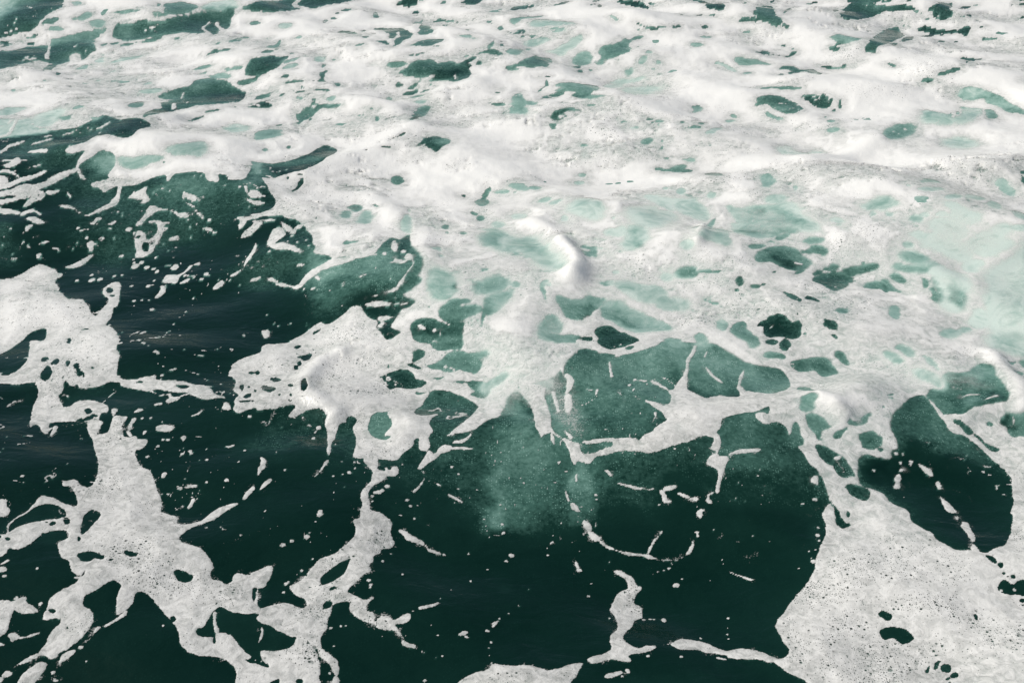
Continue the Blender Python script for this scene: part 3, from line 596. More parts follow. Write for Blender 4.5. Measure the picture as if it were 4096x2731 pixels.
H 0.16 7: 2068,10394 2083,10431 2163,10417 2201,10471 2311,10448 2327,10480 2304,10500 2455,11106 2565,11205 2645,11157 2524,10490 2568,10374 2562,10291 2610,10273 2611,10223 2576,10190 2549,10212 2561,10254 2520,10217 2466,10258 2441,10296 2406,10329 2268,10366 2147,10376
B 0.3: 2459,10722,138,871
H 0.4 11: 2287,11100 2373,11312 2410,11241 2309,10984
H 0.1 6: 2386,11410 2361,11390 2307,11380 2257,11385 2240,11410 2266,11437 2319,11445 2368,11432
H 0.5 11: -21,10682 64,10723 312,10841 267,10769 85,10658 52,10516 21,10490 -21,10555
H 0.65 14: 167,10462 210,10582 351,10714 383,10415 585,10320 570,10215 428,10229 349,10288 267,10289 186,10374
H 0.55 8: 502,10142 479,10129 426,10133 372,10155 350,10182 373,10195 426,10186 480,10164
H 0.55 8: 520,10106 496,10093 435,10087 374,10091 348,10105 373,10120 434,10123 495,10117
H 0.15 6: -20,10171 41,10260 62,10321 143,10256 122,10195 61,10138
H 0.15 5: 157,10083 192,10100 242,10062 191,10041
H 0.12 5: 115,10081 110,10070 98,10068 86,10077 81,10091 86,10102 98,10104 110,10095
H 0.6 12: 904,10481 947,10499 991,10394 1008,10345 967,10355 941,10415
H 0.1 6: 1164,10257 1194,10257 1230,10197 1306,10146 1355,10132 1361,10089 1301,10095 1254,10133 1217,10164
H 0.1 5: 1241,10110 1226,10110 1193,10124 1161,10145 1148,10160 1163,10160 1196,10145 1228,10124
H 0.1 5: 1483,10153 1463,10143 1416,10136 1369,10137 1351,10144 1371,10151 1418,10156 1464,10158
H 0.1 5: 1585,10194 1564,10159 1518,10132 1475,10128 1458,10145 1478,10176 1524,10205 1568,10214
H 0.1 5: 1846,10267 1830,10233 1799,10211 1772,10214 1764,10240 1780,10275 1811,10298 1838,10294
H 0.1 5: 1787,10294 1768,10270 1725,10229 1682,10195 1665,10187 1682,10209 1725,10250 1769,10286
H 0.1 5: 2238,10206 2223,10195 2192,10195 2163,10208 2154,10226 2169,10239 2201,10237 2229,10224
H 0.65 12: 109,9847 130,9965 231,10003 351,10001 309,9928 218,9862 148,9804
H 0.45 10: -19,9456 58,9612 167,9770 86,9504 57,9369 -19,9408
H 0.65 12: 295,9745 394,9758 436,9835 517,9893 560,9982 657,10027 638,9929 575,9842 553,9802 482,9749 480,9690 430,9661 412,9716
H 0.42 8: 536,9624 577,9678 678,9742 699,9678 708,9567 682,9454 603,9410 536,9424
H 0.28 8: 727,9493 764,9550 782,9680 807,9770 969,9836 1020,9982 1060,9979 1077,9933 1155,10022 1225,10019 1072,9884 1062,9762 1071,9654 1025,9569 986,9558 926,9526 838,9503 815,9447 794,9415 747,9421
B 0.45: 985,9787,89,78
B 0.2: 841,9545,84,65
F: 840,9437 904,9463 955,9485 954,9497 902,9487 838,9461
H 0.15 5: 996,9503 987,9491 963,9478 938,9470 926,9473 936,9485 960,9499 985,9506
H 0.15 5: 608,9363 596,9337 569,9311 543,9302 533,9318 545,9353 572,9380 598,9381
H 0.15 5: 621,9267 612,9234 592,9209 574,9206 568,9229 577,9265 596,9291 615,9290
H 0.15 5: 698,9307 689,9294 677,9296 669,9312 670,9334 679,9347 691,9343 698,9326
H 0.15 5: 253,8946 246,8938 229,8936 211,8940 204,8948 211,8955 229,8957 246,8954
H 0.15 5: 326,8952 319,8943 302,8939 285,8942 278,8950 285,8958 302,8962 319,8960
H 0.15 4: 344,8024 334,8009 312,8004 291,8012 282,8027 292,8041 314,8047 335,8040
H 0.15 4: 346,7976 336,7970 314,7970 292,7975 283,7982 292,7987 314,7988 337,7983
H 0.15 4: 432,8372 422,8358 398,8353 376,8362 367,8381 377,8399 400,8403 423,8391
H 0.22 7: -19,9154 56,9216 152,9370 212,9517 258,9437 339,9557 352,9376 298,9162 185,9092 93,9146 0,9134
H 0.15 6: -19,9101 56,9109 46,9074 -19,9075
H 0.3 5: 205,8658 233,8719 270,8762 282,8883 296,8881 311,8762 270,8741 223,8657
H 0.42 7: 350,8740 370,8792 479,8810 559,8793 650,8788 723,8788 700,8605 659,8530 631,8494 740,8435 731,8419 661,8408 592,8419 543,8465 476,8544 531,8587 445,8633 338,8640 375,8685 429,8692
B 0.25: 570,8499,127,58
H 0.25 6: 220,8493 257,8589 347,8620 426,8619 425,8582 353,8536 298,8481
H 0.5 7: -26,8257 -9,8413 0,8525 18,8597 63,8695 98,8658 97,8524 131,8452 217,8388 173,8350 113,8356 112,8242 94,8206 34,8229
H 0.7 13: 763,8834 834,9032 906,9221 999,9205 1150,9222 1119,9177 994,9144 934,9101 930,8963 838,8857
H 0.82 21: 911,8753 976,8955 1113,9023 1268,9004 1195,8925 1047,8596 931,8513
H 0.06 4: 578,8317 622,8328 673,8311 629,8288
H 0.1 4: 598,8350 591,8340 571,8329 552,8322 543,8324 550,8335 570,8347 590,8353
H 0.09 5: 293,8119 311,8179 343,8239 403,8250 473,8273 541,8252 514,8226 445,8226 419,8210 379,8179 434,8166 381,8104 347,8086
F: 357,8149 383,8164 408,8143 373,8119
H 0.3 5: 489,8238 515,8249 497,8229
H 0.55 9: 1433,8388 1486,8455 1444,8471 1505,8524 1546,8502 1509,8424 1450,8385
H 0.4 7: 1535,8531 1522,8518 1493,8506 1465,8501 1455,8507 1468,8523 1497,8536 1525,8538
H 0.25 6: 1322,7971 1313,7953 1299,7947 1286,7956 1282,7974 1291,7991 1306,7998 1318,7990
H 0.25 6: 1402,7875 1389,7851 1363,7842 1341,7852 1334,7875 1347,7898 1372,7909 1395,7899
H 0.25 6: 1471,7961 1462,7939 1446,7928 1432,7931 1429,7945 1438,7966 1454,7982 1468,7980
H 0.25 6: 1431,7870 1425,7858 1414,7853 1405,7857 1402,7867 1408,7878 1419,7884 1428,7880
H 0.25 6: 1168,8009 1156,7995 1130,7995 1106,8007 1097,8023 1109,8036 1135,8037 1159,8026
H 0.25 6: 1093,8055 1083,8045 1060,8045 1039,8054 1031,8068 1041,8077 1064,8078 1085,8069
H 0.25 6: 1100,8010 1094,8005 1081,8005 1069,8010 1065,8018 1071,8023 1083,8023 1095,8018
H 0.7 14: 1449,7779 1511,7860 1618,7943 1544,7802 1470,7752
H 0.5 10: 1754,8407 1798,8412 1812,8360 1765,8364
H 0.6 12: 1695,8309 1778,8335 1789,8299 1704,8260
H 0.3 7: 824,8025 854,8082 887,8077 892,8039 848,8014
H 0.5 8: 874,7924 887,7973 986,7960 958,7927 898,7913
H 0.28 8: 968,7682 981,7737 1048,7752 1033,7684 997,7650
H 0.35 6: 1131,7689 1127,7677 1120,7673 1115,7679 1114,7691 1117,7703 1124,7707 1130,7701
H 0.35 6: 1120,7592 1115,7577 1105,7570 1098,7577 1096,7592 1101,7608 1110,7614 1118,7607
H 0.35 6: 559,7692 552,7677 537,7673 523,7681 517,7697 524,7712 539,7717 554,7708
H 0.35 6: 1127,7957 1123,7946 1116,7943 1111,7949 1110,7961 1113,7972 1120,7976 1126,7969
H 0.35 5: 1082,7286 1071,7269 1050,7264 1030,7273 1023,7291 1033,7306 1055,7311 1075,7303
H 0.4 8: 1105,7450 1132,7480 1152,7450 1125,7414
H 0.55 9: 1237,7428 1302,7438 1330,7409 1304,7391 1251,7413
H 0.45 8: 1126,7284 1179,7334 1261,7359 1247,7314 1176,7246
H 0.62 11: 1776,9453 1828,9485 1878,9432 1938,9324 1958,9252 1928,9266 1870,9375 1838,9416
H 0.4 8: 1968,9522 2018,9535 2112,9519 2173,9480 2231,9431 2259,9371 2171,9414 2054,9395 1991,9419 1970,9467
H 0.07 7: 2185,9658 2257,9772 2306,9714 2316,9662 2261,9589 2217,9621
H 0.3 6: 2048,8808 2136,8840 2186,8821 2288,8795 2393,8783 2397,8755 2296,8739 2216,8743 2163,8792 2077,8773
H 0.25 7: 1948,8490 1989,8591 2098,8647 2153,8647 2232,8640 2291,8571 2333,8477 2334,8387 2246,8281 2166,8306 2107,8403 2072,8498 2026,8489
B 0.5: 2058,8468,168,79
H 0.55 9: 1992,8438 2053,8386 2083,8318 2154,8244 2133,8218 2058,8273 2015,8366
H 0.5 8: 1063,9379 1068,9343 1048,9297 1016,9268 990,9274 986,9311 1005,9357 1037,9384
H 0.5 8: 1305,9413 1292,9395 1273,9396 1259,9414 1259,9438 1272,9455 1291,9455 1305,9438
H 0.5 8: 1278,9330 1259,9320 1215,9320 1173,9329 1156,9341 1174,9348 1218,9349 1261,9342
H 0.5 8: 1193,9494 1192,9453 1166,9406 1131,9383 1106,9394 1106,9433 1132,9477 1168,9504
H 0.5 8: 1245,9577 1234,9555 1211,9545 1189,9551 1182,9572 1193,9597 1217,9610 1238,9600
H 0.5 8: 1723,9783 1701,9759 1655,9752 1612,9766 1597,9793 1618,9816 1664,9823 1707,9810
H 0.5 9: 1839,10035 1820,10006 1782,9981 1747,9981 1736,10000 1754,10027 1792,10047 1827,10051
H 0.5 7: 2065,9171 2050,9149 2022,9143 1997,9156 1991,9183 2007,9207 2035,9211 2059,9196
H 0.5 8: 1153,9742 1143,9702 1128,9687 1116,9704 1114,9743 1123,9776 1138,9789 1151,9778
P 1: 803,8193,135,132 1551,10247,86,137 1660,8368,108,94 598,8198,155,119
H 0.12 6: 2621,10673 2725,11022 2789,11112 2928,11184 2822,11067 2656,10636 2611,10600
H 0.1 6: 3191,11400 3164,11378 3104,11355 3045,11341 3024,11354 3054,11390 3115,11415 3171,11416
H 0.1 6: 2719,11392 2701,11333 2669,11280 2640,11258 2629,11272 2642,11314 2676,11373 2709,11412
H 0.1 5: 4054,11142 4029,11127 3981,11130 3936,11148 3922,11170 3945,11182 3994,11179 4039,11163
H 0.1 5: 3322,11429 3311,11418 3290,11417 3270,11425 3264,11439 3275,11449 3297,11450 3316,11442
H 0.1 10: 3281,11034 3237,10916 3198,10871 3173,10878 3174,10926 3222,11059 3265,11113 3288,11098
H 0.12 7: 3220,10828 3332,11033 3318,11106 3390,11177 3428,11245 3406,11371 3439,11470 3911,11270 3820,11171 3701,11210 3725,11134 3799,11088 3910,11105 4002,11044 4030,10985 4085,10906 3993,10962 3835,10978 3732,10993 3629,10926 3492,10819 3348,10691 3237,10675 3199,10720
B 0.3: 3556,11279,145,106 3678,11121,120,75
D: 3586,11140,13,23 3569,11047,12,21 4026,10968,8,9
H 0.12 7: 4132,10965 4178,11017 4340,11207 4493,11256 4426,11064 4363,10944 4377,10884 4340,10797 4242,10746 4156,10776 4151,10853 4182,10909
F: 4149,10914 4364,10937 4368,10954 4151,10924
H 0.1 7: 4463,11040 4571,11183 4741,11201 4621,11136 4466,10988
H 0.1 5: 4464,10805 4442,10789 4401,10790 4366,10807 4356,10828 4377,10841 4418,10840 4455,10826
H 0.1 6: 4550,10854 4535,10837 4511,10826 4490,10828 4485,10838 4498,10852 4523,10863 4545,10865
H 0.1 5: 4150,10762 4134,10761 4102,10776 4072,10795 4062,10810 4078,10811 4110,10798 4140,10777
H 0.1 5: 3874,10710 3867,10703 3854,10701 3842,10706 3839,10715 3846,10723 3859,10725 3871,10719
H 0.1 6: 5143,11264 5266,11277 5242,11209 5159,11217
H 0.1 6: 5119,11163 5228,11163 5206,11093 5138,11122
H 0.1 6: 5024,10934 5163,10964 5135,10886
H 0.45 8: 2885,9920 2990,9989 3057,9935 3119,9871 3218,9898 3125,9815 3020,9780 2942,9775 2919,9853
H 0.15 5: 2971,9775 2961,9767 2941,9769 2922,9779 2916,9792 2926,9799 2947,9798 2965,9788
H 0.16 6: 2836,9725 2863,9763 2911,9766 2969,9721 2952,9689 2882,9672
H 0.13 9: 3139,9621 3187,9747 3333,10069 3465,10328 3666,10679 3706,10667 3782,10709 3769,10623 3764,10399 3680,10223 3526,10028 3373,9771 3280,9685 3237,9586 3183,9600
B 0.35: 3378,10048,76,231 3751,10635,58,74
H 0.08 7: 3594,10015 3702,10228 3809,10297 3744,10136 3658,10059
H 0.08 7: 3534,9922 3503,9858 3458,9795 3430,9786 3434,9833 3473,9921 3512,9965 3536,9961
H 0.08 5: 2512,9888 2497,9865 2470,9860 2449,9880 2445,9913 2460,9938 2486,9938 2507,9917
H 0.08 4: 3104,9497 3096,9487 3082,9486 3069,9494 3065,9505 3073,9514 3088,9516 3101,9509
H 0.08 5: 3797,9795 3785,9779 3767,9770 3753,9774 3752,9790 3765,9808 3782,9816 3796,9811
H 0.08 5: 2571,9818 2564,9812 2549,9811 2535,9818 2531,9828 2538,9835 2553,9834 2567,9827
H 0.08 5: 2449,9798 2441,9787 2425,9781 2410,9784 2406,9796 2415,9810 2432,9815 2446,9810
H 0.07 7: 3937,10618 3986,10688 4097,10674 4180,10597 4268,10549 4382,10585 4447,10564 4400,10479 4353,10364 4299,10387 4311,10456 4192,10468 4154,10510 4149,10430 4089,10498 3993,10401 3874,10365 4059,10534 3968,10578
H 0.09 6: 4398,10345 4489,10311 4556,10331 4598,10302 4611,10252 4521,10250 4428,10278
H 0.1 5: 4563,10541 4551,10527 4531,10524 4516,10535 4513,10551 4525,10564 4545,10567 4561,10558
H 0.1 5: 4391,10267 4380,10259 4360,10256 4342,10260 4337,10270 4348,10280 4368,10283 4386,10277
H 0.1 7: 4103,10226 4078,10191 4034,10158 3998,10147 3991,10166 4018,10206 4062,10240 4097,10246
H 0.1 6: 4243,10264 4216,10239 4156,10203 4096,10169 4077,10175 4112,10219 4175,10262 4226,10274
H 0.1 7: 4096,10119 4077,10092 4043,10065 4017,10058 4012,10071 4031,10098 4064,10123 4091,10132
H 0.07 6: 2284,9598 2327,9666 2380,9686 2501,9691 2500,9736 2587,9784 2569,9716 2492,9646 2419,9627 2354,9652
H 0.15 7: 2303,9749 2321,9690 2305,9607 2270,9581
H 0.15 8: 2312,9260 2373,9329 2465,9355 2472,9256 2534,9237 2646,9372 2645,9222 2692,9186 2625,9077 2566,9134 2522,9188 2449,9150 2378,9123 2381,9182 2444,9215 2377,9255
H 0.07 6: 2711,9484 2744,9503 2806,9475 2889,9463 2971,9451 2890,9423 2821,9410 2762,9449
H 0.1 5: 2963,9469 2952,9462 2927,9464 2904,9473 2895,9484 2907,9490 2932,9488 2955,9479
H 0.1 4: 3038,9448 3028,9443 3008,9447 2988,9455 2981,9464 2991,9469 3012,9466 3031,9458
H 0.1 5: 2334,9129 2322,9112 2299,9104 2279,9111 2273,9127 2285,9141 2308,9147 2329,9143
H 0.2 6: 3273,9365 3300,9364 3331,9245 3293,9239 3271,9293
H 0.14 6: 3965,9562 4040,9613 4124,9551 4043,9413 3875,9141 3987,9490
H 0.24 7: 3560,8974 3590,9017 3655,9025 3690,9082 3749,9097 3805,9067 3759,9006 3656,8961 3582,8955
H 0.3 7: 3439,8932 3468,8962 3552,8944 3604,8904 3545,8882 3462,8904
H 0.12 4: 3439,8854 3428,8850 3408,8857 3391,8871 3387,8885 3397,8889 3417,8881 3434,8866
H 0.12 4: 3505,8875 3497,8872 3481,8876 3466,8883 3461,8890 3469,8893 3485,8889 3500,8882
H 0.12 4: 4208,9534 4189,9524 4154,9527 4122,9539 4112,9553 4130,9561 4166,9559 4198,9548
H 0.14 7: 2355,8623 2394,8689 2463,8675 2533,8673 2602,8667 2616,8604 2612,8542 2573,8484 2519,8437 2452,8457 2414,8526 2361,8565
D: 2474,8641,11,15 2510,8602,13,17 2479,8579,11,16 2579,8641,8,10
H 0.2 5: 2674,8535 2663,8511 2652,8503 2648,8516 2653,8543 2664,8567 2675,8575 2679,8562
H 0.2 5: 2665,8482 2658,8464 2647,8457 2639,8465 2639,8483 2646,8500 2657,8507 2665,8500
H 0.2 5: 2609,8431 2603,8415 2588,8398 2575,8393 2570,8403 2577,8421 2590,8436 2604,8440
H 0.5 9: 2438,8215 2457,8256 2503,8268 2478,8203
H 0.5 8: 2519,8136 2504,8114 2480,8109 2461,8121 2456,8142 2471,8163 2496,8171 2516,8160
H 0.5 8: 2528,7977 2507,7951 2468,7942 2433,7954 2422,7980 2442,8005 2481,8014 2517,8003
H 0.7 10: 3667,8675 3729,8776 3798,8777 3850,8718 3913,8672 3975,8549 3993,8426 4056,8288 4093,8224 4040,8240 3930,8294 3907,8416 3833,8543 3853,8581 3780,8590 3704,8623
B 0.45: 3935,8500,94,62 3977,8305,95,48
H 0.7 12: 3259,8299 3303,8354 3358,8263 3396,8204 3425,8086 3520,8169 3614,8391 3639,8525 3709,8476 3778,8430 3690,8229 3563,8094 3461,8038 3420,8070 3391,8027 3309,8034 3207,8083
H 0.5 9: 3785,8382 3829,8386 3817,8194 3770,8159 3716,8155
H 0.5 8: 3462,8195 3441,8151 3420,8137 3410,8154 3418,8199 3445,8255 3472,8283 3477,8253
H 0.5 9: 3524,8228 3506,8193 3490,8180 3482,8192 3490,8226 3511,8270 3532,8292 3536,8272
H 0.35 9: 2822,7853 2899,7970 3006,8079 3087,8069 3155,8016 3100,7967 3001,7865 2904,7789 2830,7770
D: 2920,7927,13,24 2948,7883,16,31 3026,7976,14,24
H 0.8 20: 1957,7530 2018,7669 2089,7753 2079,7579 2162,7580 2297,7684 2207,7533 2062,7297 2049,7488 1971,7430
H 0.45 9: 4207,8791 4304,8852 4247,8711 4207,8744
P 1: 3125,8611,148,148 2866,8613,127,98 2646,9937,124,83 2966,9616,183,94 3316,9323,79,129 3603,9492,270,794 4583,10414,129,126 3867,9970,221,184
H 0.7 25: 3303,7812 3397,7847 3480,7755 3445,7662 3314,7614 3253,7671
F: -3567,6950 -3531,6975 -3479,6952 -3444,6897 -3432,6786 -3495,6757
F: -3568,6986 -3498,7010 -3414,6970 -3382,6924 -3376,6941 -3414,6993 -3506,7039 -3577,7004
F: -3436,6778 -3381,6840 -3351,6899 -3280,6948 -3230,7036 -3244,7061 -3304,6996 -3380,6956 -3409,6890 -3471,6842
F: -3048,7095 -3140,7030 -3185,6971 -3208,6880 -3263,6838 -3316,6817 -3376,6782 -3491,6731 -3457,6659 -3343,6709 -3279,6737 -3236,6778 -3171,6811 -3132,6884 -3099,6954 -3025,7050
F: -3337,6849 -3296,6858 -3232,6823 -3235,6766 -3289,6710 -3384,6691 -3426,6688 -3435,6714 -3373,6786
F: -3428,6588 -3357,6622 -3287,6670 -3219,6695 -3190,6733 -3147,6685 -3135,6731 -3212,6810 -3256,6762 -3304,6702 -3379,6667 -3448,6631
F: -3219,6782 -3180,6773 -3139,6714 -3149,6676 -3190,6648 -3210,6598 -3247,6582 -3229,6704
F: -3152,6777 -3074,6804 -3056,6793 -3104,6738 -3135,6746
F: -3416,6539 -3332,6476 -3284,6486 -3218,6482 -3232,6525 -3306,6549 -3353,6551 -3421,6579
F: -3203,6452 -3156,6527 -3086,6475 -3089,6504 -3177,6586 -3233,6507
F: -3158,6420 -3138,6458 -3104,6444 -3027,6384 -3034,6363 -3080,6359 -3135,6397
D: -3101,6309,20,25 -3102,6280,15,17 -3089,6324,11,15 -3116,6247,9,9 -2958,6046,15,17 -2954,6024,9,10 -2673,6171,19,18 -2663,6148,15,15 -2673,6199,12,11 -2802,6340,13,16 -2716,6244,12,12 -2476,6346,21,24 -2436,6312,9,10 -2459,6090,12,13 -2334,5955,22,30 -2354,5997,10,12 -2305,5996,14,18 -2369,6040,8,10
F: -3041,7075 -2991,6978 -2937,6934 -2934,6947 -2978,7008 -3022,7093
F: -3027,6799 -3000,6749 -2969,6718 -2965,6741 -2992,6776 -3023,6807
F: -3015,6611 -2942,6567 -2896,6558 -2853,6513 -2796,6467 -2753,6482 -2712,6558 -2666,6603 -2633,6652 -2648,6771 -2670,6881 -2697,6888 -2681,6788 -2684,6708 -2689,6644 -2727,6586 -2769,6513 -2802,6498 -2852,6526 -2898,6579 -2955,6619 -3018,6623
F: -2598,6727 -2569,6787 -2529,6805 -2488,6854 -2476,6778 -2427,6696 -2439,6657 -2481,6648 -2471,6696 -2511,6706 -2566,6718
F: -2424,6581 -2414,6630 -2370,6613 -2316,6575 -2229,6548 -2191,6507 -2148,6511 -2115,6474 -2121,6451 -2174,6463 -2223,6518 -2283,6557 -2348,6554 -2374,6512 -2400,6475 -2405,6412 -2444,6372 -2436,6422 -2414,6501
F: -2385,6444 -2324,6455 -2275,6431 -2224,6428 -2262,6405 -2265,6386 -2213,6371 -2252,6357 -2260,6296 -2267,6240 -2272,6177 -2260,6133 -2297,6067 -2348,6050 -2374,6070 -2378,6137 -2411,6213 -2418,6266 -2426,6329 -2403,6348 -2352,6307 -2351,6275 -2322,6267 -2305,6313 -2289,6365 -2314,6416
H 0.05 4: -2381,6279 -2384,6267 -2396,6261 -2410,6264 -2418,6274 -2416,6286 -2404,6292 -2389,6290
H 0.05 4: -2304,6188 -2300,6143 -2313,6125 -2336,6144 -2354,6184 -2356,6222 -2343,6239 -2321,6226
F: -2217,6262 -2197,6295 -2148,6299 -2139,6257 -2177,6269
F: -2347,6313 -2321,6340 -2326,6347 -2351,6319
F: -2213,6743 -2178,6715 -2110,6675 -2093,6633 -2120,6620 -2195,6691
F: -2206,6695 -2182,6622 -2118,6563 -2082,6550 -2082,6560 -2117,6584 -2178,6629 -2201,6695
F: -2090,6480 -2066,6513 -2072,6486 -2036,6463 -2034,6470 -2056,6500 -2076,6540 -2096,6487
D: -2017,6444,14,13 -1966,6415,18,18 -1828,6743,11,15 -2089,6382,8,7 -2048,6390,7,6 -2110,6435,7,6 -1911,6280,7,7 -2154,5739,9,14 -2146,5688,9,13 -2138,6182,8,12 -2142,6132,11,17 -2117,6038,7,10 -2229,6045,8,11 -2252,5931,15,20 -2205,5906,11,15 -2174,5867,13,19 -2380,5839,7,13 -2535,5751,19,28 -2488,5766,13,22 -2627,5756,9,13 -2561,5827,7,14 -2420,5820,9,15 -2271,5679,10,17 -2168,5673,14,21 -2156,5488,7,11 -2118,5499,6,9 -2193,5477,9,14 -2176,5411,4,7 -2066,5384,12,22 -1978,5787,13,20 -1960,5785,10,16 -1711,5730,9,11 -1548,5718,17,17
F: -1975,6331 -1937,6309 -1912,6291 -1910,6300 -1937,6333 -1976,6341
F: -1793,6415 -1746,6412 -1691,6391 -1659,6413 -1622,6404 -1636,6362 -1708,6367 -1717,6304 -1736,6251 -1750,6290 -1748,6351
F: -1711,6173 -1709,6223 -1673,6257 -1642,6322 -1588,6297 -1609,6254 -1641,6197 -1680,6175
F: -1802,6757 -1780,6758 -1768,6692 -1740,6658 -1693,6637 -1715,6636 -1771,6669
F: -1758,6605 -1729,6569 -1687,6558 -1635,6559 -1636,6570 -1690,6586 -1727,6600 -1755,6616
F: -1794,6811 -1720,6757 -1720,6772 -1794,6825
F: -2729,6377 -2701,6392 -2702,6421 -2672,6444 -2685,6476 -2730,6462 -2723,6417 -2740,6400
F: -2699,6358 -2680,6410 -2689,6421 -2708,6370
F: -2616,6383 -2586,6392 -2578,6422 -2586,6434 -2598,6415 -2621,6393
D: -2595,6348,8,9 -2601,6547,11,15 -2623,6245,17,17
H 0.05 3: -2615,6243 -2617,6237 -2623,6234 -2631,6236 -2636,6242 -2634,6248 -2628,6251 -2620,6249
F: -2779,6313 -2722,6327 -2726,6338 -2782,6322
F: -3051,6201 -3013,6218 -3019,6232 -3054,6207
F: -3068,6130 -3013,6105 -3013,6115 -3069,6144
F: -2892,6118 -2870,6113 -2852,6106 -2851,6115 -2873,6138 -2894,6127
F: -2800,6151 -2736,6172 -2737,6176 -2802,6156
F: -2753,5931 -2692,5944 -2665,5995 -2649,6048 -2634,6097 -2642,6108 -2671,6079 -2694,6039 -2712,5984 -2757,5942
F: -2692,6173 -2671,6200 -2683,6217 -2706,6192
F: -2098,5886 -2092,5940 -2077,5960 -2050,5923 -2054,5873
F: -2097,5712 -2108,5799 -2079,5817 -2021,5800 -1994,5849 -1989,5934 -1967,5941 -1966,5870 -1988,5825 -2011,5763 -2006,5690 -2051,5714
F: -1964,5934 -1928,5926 -1917,5955 -1922,5968 -1943,5972 -1968,5947
F: -1921,5956 -1855,5978 -1858,5988 -1924,5963
F: -1980,5689 -1946,5702 -1934,5738 -1942,5752 -1961,5733 -1984,5697
F: -2085,5525 -2054,5566 -2054,5644 -2097,5681 -2097,5658 -2077,5644 -2084,5600 -2091,5533
D: -1864,5730,10,13 -1918,5762,9,13 -1849,5789,15,23 -1833,5588,6,6 -1870,5539,5,7 -1842,5527,5,6 -1865,5353,6,12 -1860,5301,6,11 -1877,5275,5,8 -1887,5187,4,7 -1981,5273,3,6 -1954,5222,3,6
F: -1602,6081 -1603,6004 -1623,5945 -1634,5902 -1636,5851 -1628,5845 -1616,5882 -1601,5916 -1590,5989 -1593,6073
F: -1642,5834 -1672,5797 -1697,5775 -1693,5764 -1660,5774 -1637,5827
F: -1739,5722 -1763,5679 -1779,5635 -1770,5620 -1740,5645 -1722,5698
F: -2424,5613 -2426,5676 -2396,5724 -2362,5742 -2335,5677 -2304,5561 -2265,5419 -2264,5394 -2285,5381 -2255,5245 -2266,5223 -2256,5166 -2221,5147 -2142,5036 -2099,4934 -2096,4843 -2050,4792 -2041,4704 -2023,4620 -1991,4581 -1918,4577 -1861,4595 -1816,4606 -1813,4571 -1769,4563 -1736,4566 -1654,4549 -1590,4514 -1513,4488 -1466,4412 -1413,4393 -1403,4370 -1453,4379 -1501,4357 -1559,4395 -1617,4450 -1654,4443 -1708,4460 -1790,4496 -1818,4476 -1893,4508 -1978,4533 -1986,4562 -2052,4563 -2075,4529 -2124,4511 -2186,4517 -2204,4540 -2208,4517 -2235,4532 -2267,4567 -2268,4532 -2256,4478 -2271,4454 -2206,4345 -2172,4371 -2167,4404 -2087,4412 -1993,4359 -1959,4290 -1997,4275 -1986,4223 -2005,4233 -2041,4212 -2102,4221 -2150,4220 -2224,4222 -2223,4191 -2188,4101 -2206,4109 -2258,4188 -2289,4202 -2294,4160 -2348,4325 -2362,4390 -2365,4460 -2401,4550 -2477,4533 -2578,4540 -2642,4560 -3151,5772 -3105,5788 -3067,5791 -2994,5844 -2955,5925 -2921,5962 -2870,5948 -2817,5909 -2773,5858 -2748,5863 -2748,5824 -2773,5780 -2709,5677 -2682,5623 -2595,5513 -2544,5480 -2508,5487 -2465,5438 -2416,5363 -2380,5307 -2350,5291 -2343,5367 -2330,5467 -2381,5526
H 0.05 3: -2354,5610 -2350,5576 -2362,5562 -2383,5577 -2402,5611 -2406,5644 -2393,5657 -2372,5643
H 0.05 3: -2322,5526 -2322,5514 -2331,5509 -2343,5513 -2352,5526 -2351,5538 -2343,5544 -2330,5539
H 0.05 3: -2378,5631 -2381,5626 -2393,5631 -2406,5644 -2413,5656 -2410,5662 -2398,5657 -2385,5645
H 0.04 5: -2683,5040 -2673,5126 -2616,5170 -2580,5157 -2560,5101 -2550,5013 -2642,5045 -2557,4837 -2546,4738 -2564,4641 -2638,4656 -2692,4678 -2780,4878 -2731,4873 -2701,4979
H 0.05 4: -2386,5113 -2352,5137 -2326,5117 -2340,5104
H 0.08 4: -2379,4993 -2379,4979 -2390,4975 -2407,4984 -2418,5001 -2419,5017 -2407,5020 -2390,5011
H 0.08 4: -2325,5116 -2329,5110 -2345,5115 -2363,5128 -2373,5141 -2368,5147 -2353,5142 -2335,5130
H 0.03 4: -2642,5585 -2611,5554 -2565,5519 -2567,5473 -2612,5525
H 0.05 4: -2428,4792 -2422,4763 -2431,4745 -2452,4747 -2471,4769 -2477,4797 -2467,4815 -2447,4813
H 0.05 4: -2370,4772 -2358,4741 -2360,4710 -2374,4698 -2390,4708 -2401,4737 -2399,4768 -2387,4783
H 0.05 4: -2351,4609 -2358,4571 -2380,4568 -2404,4601 -2419,4657 -2416,4701 -2393,4704 -2365,4663
H 0.05 4: -2139,4660 -2142,4650 -2153,4649 -2166,4656 -2173,4669 -2171,4680 -2160,4681 -2147,4673
H 0.05 4: -2232,4685 -2229,4661 -2236,4652 -2249,4661 -2262,4686 -2267,4712 -2261,4723 -2246,4711
H 0.05 4: -2171,4590 -2181,4578 -2202,4584 -2221,4605 -2229,4629 -2220,4642 -2198,4635 -2178,4613
H 0.05 4: -2496,4902 -2496,4894 -2502,4892 -2511,4897 -2518,4905 -2518,4913 -2511,4914 -2502,4910
H 0.05 5: -2376,4965 -2376,4953 -2387,4949 -2402,4957 -2412,4972 -2412,4985 -2401,4988 -2386,4980
H 0.05 4: -2292,4707 -2290,4686 -2295,4680 -2305,4692 -2315,4716 -2319,4739 -2314,4746 -2302,4732
H 0.05 4: -2213,4644 -2210,4623 -2216,4615 -2227,4623 -2237,4644 -2241,4667 -2236,4677 -2224,4667
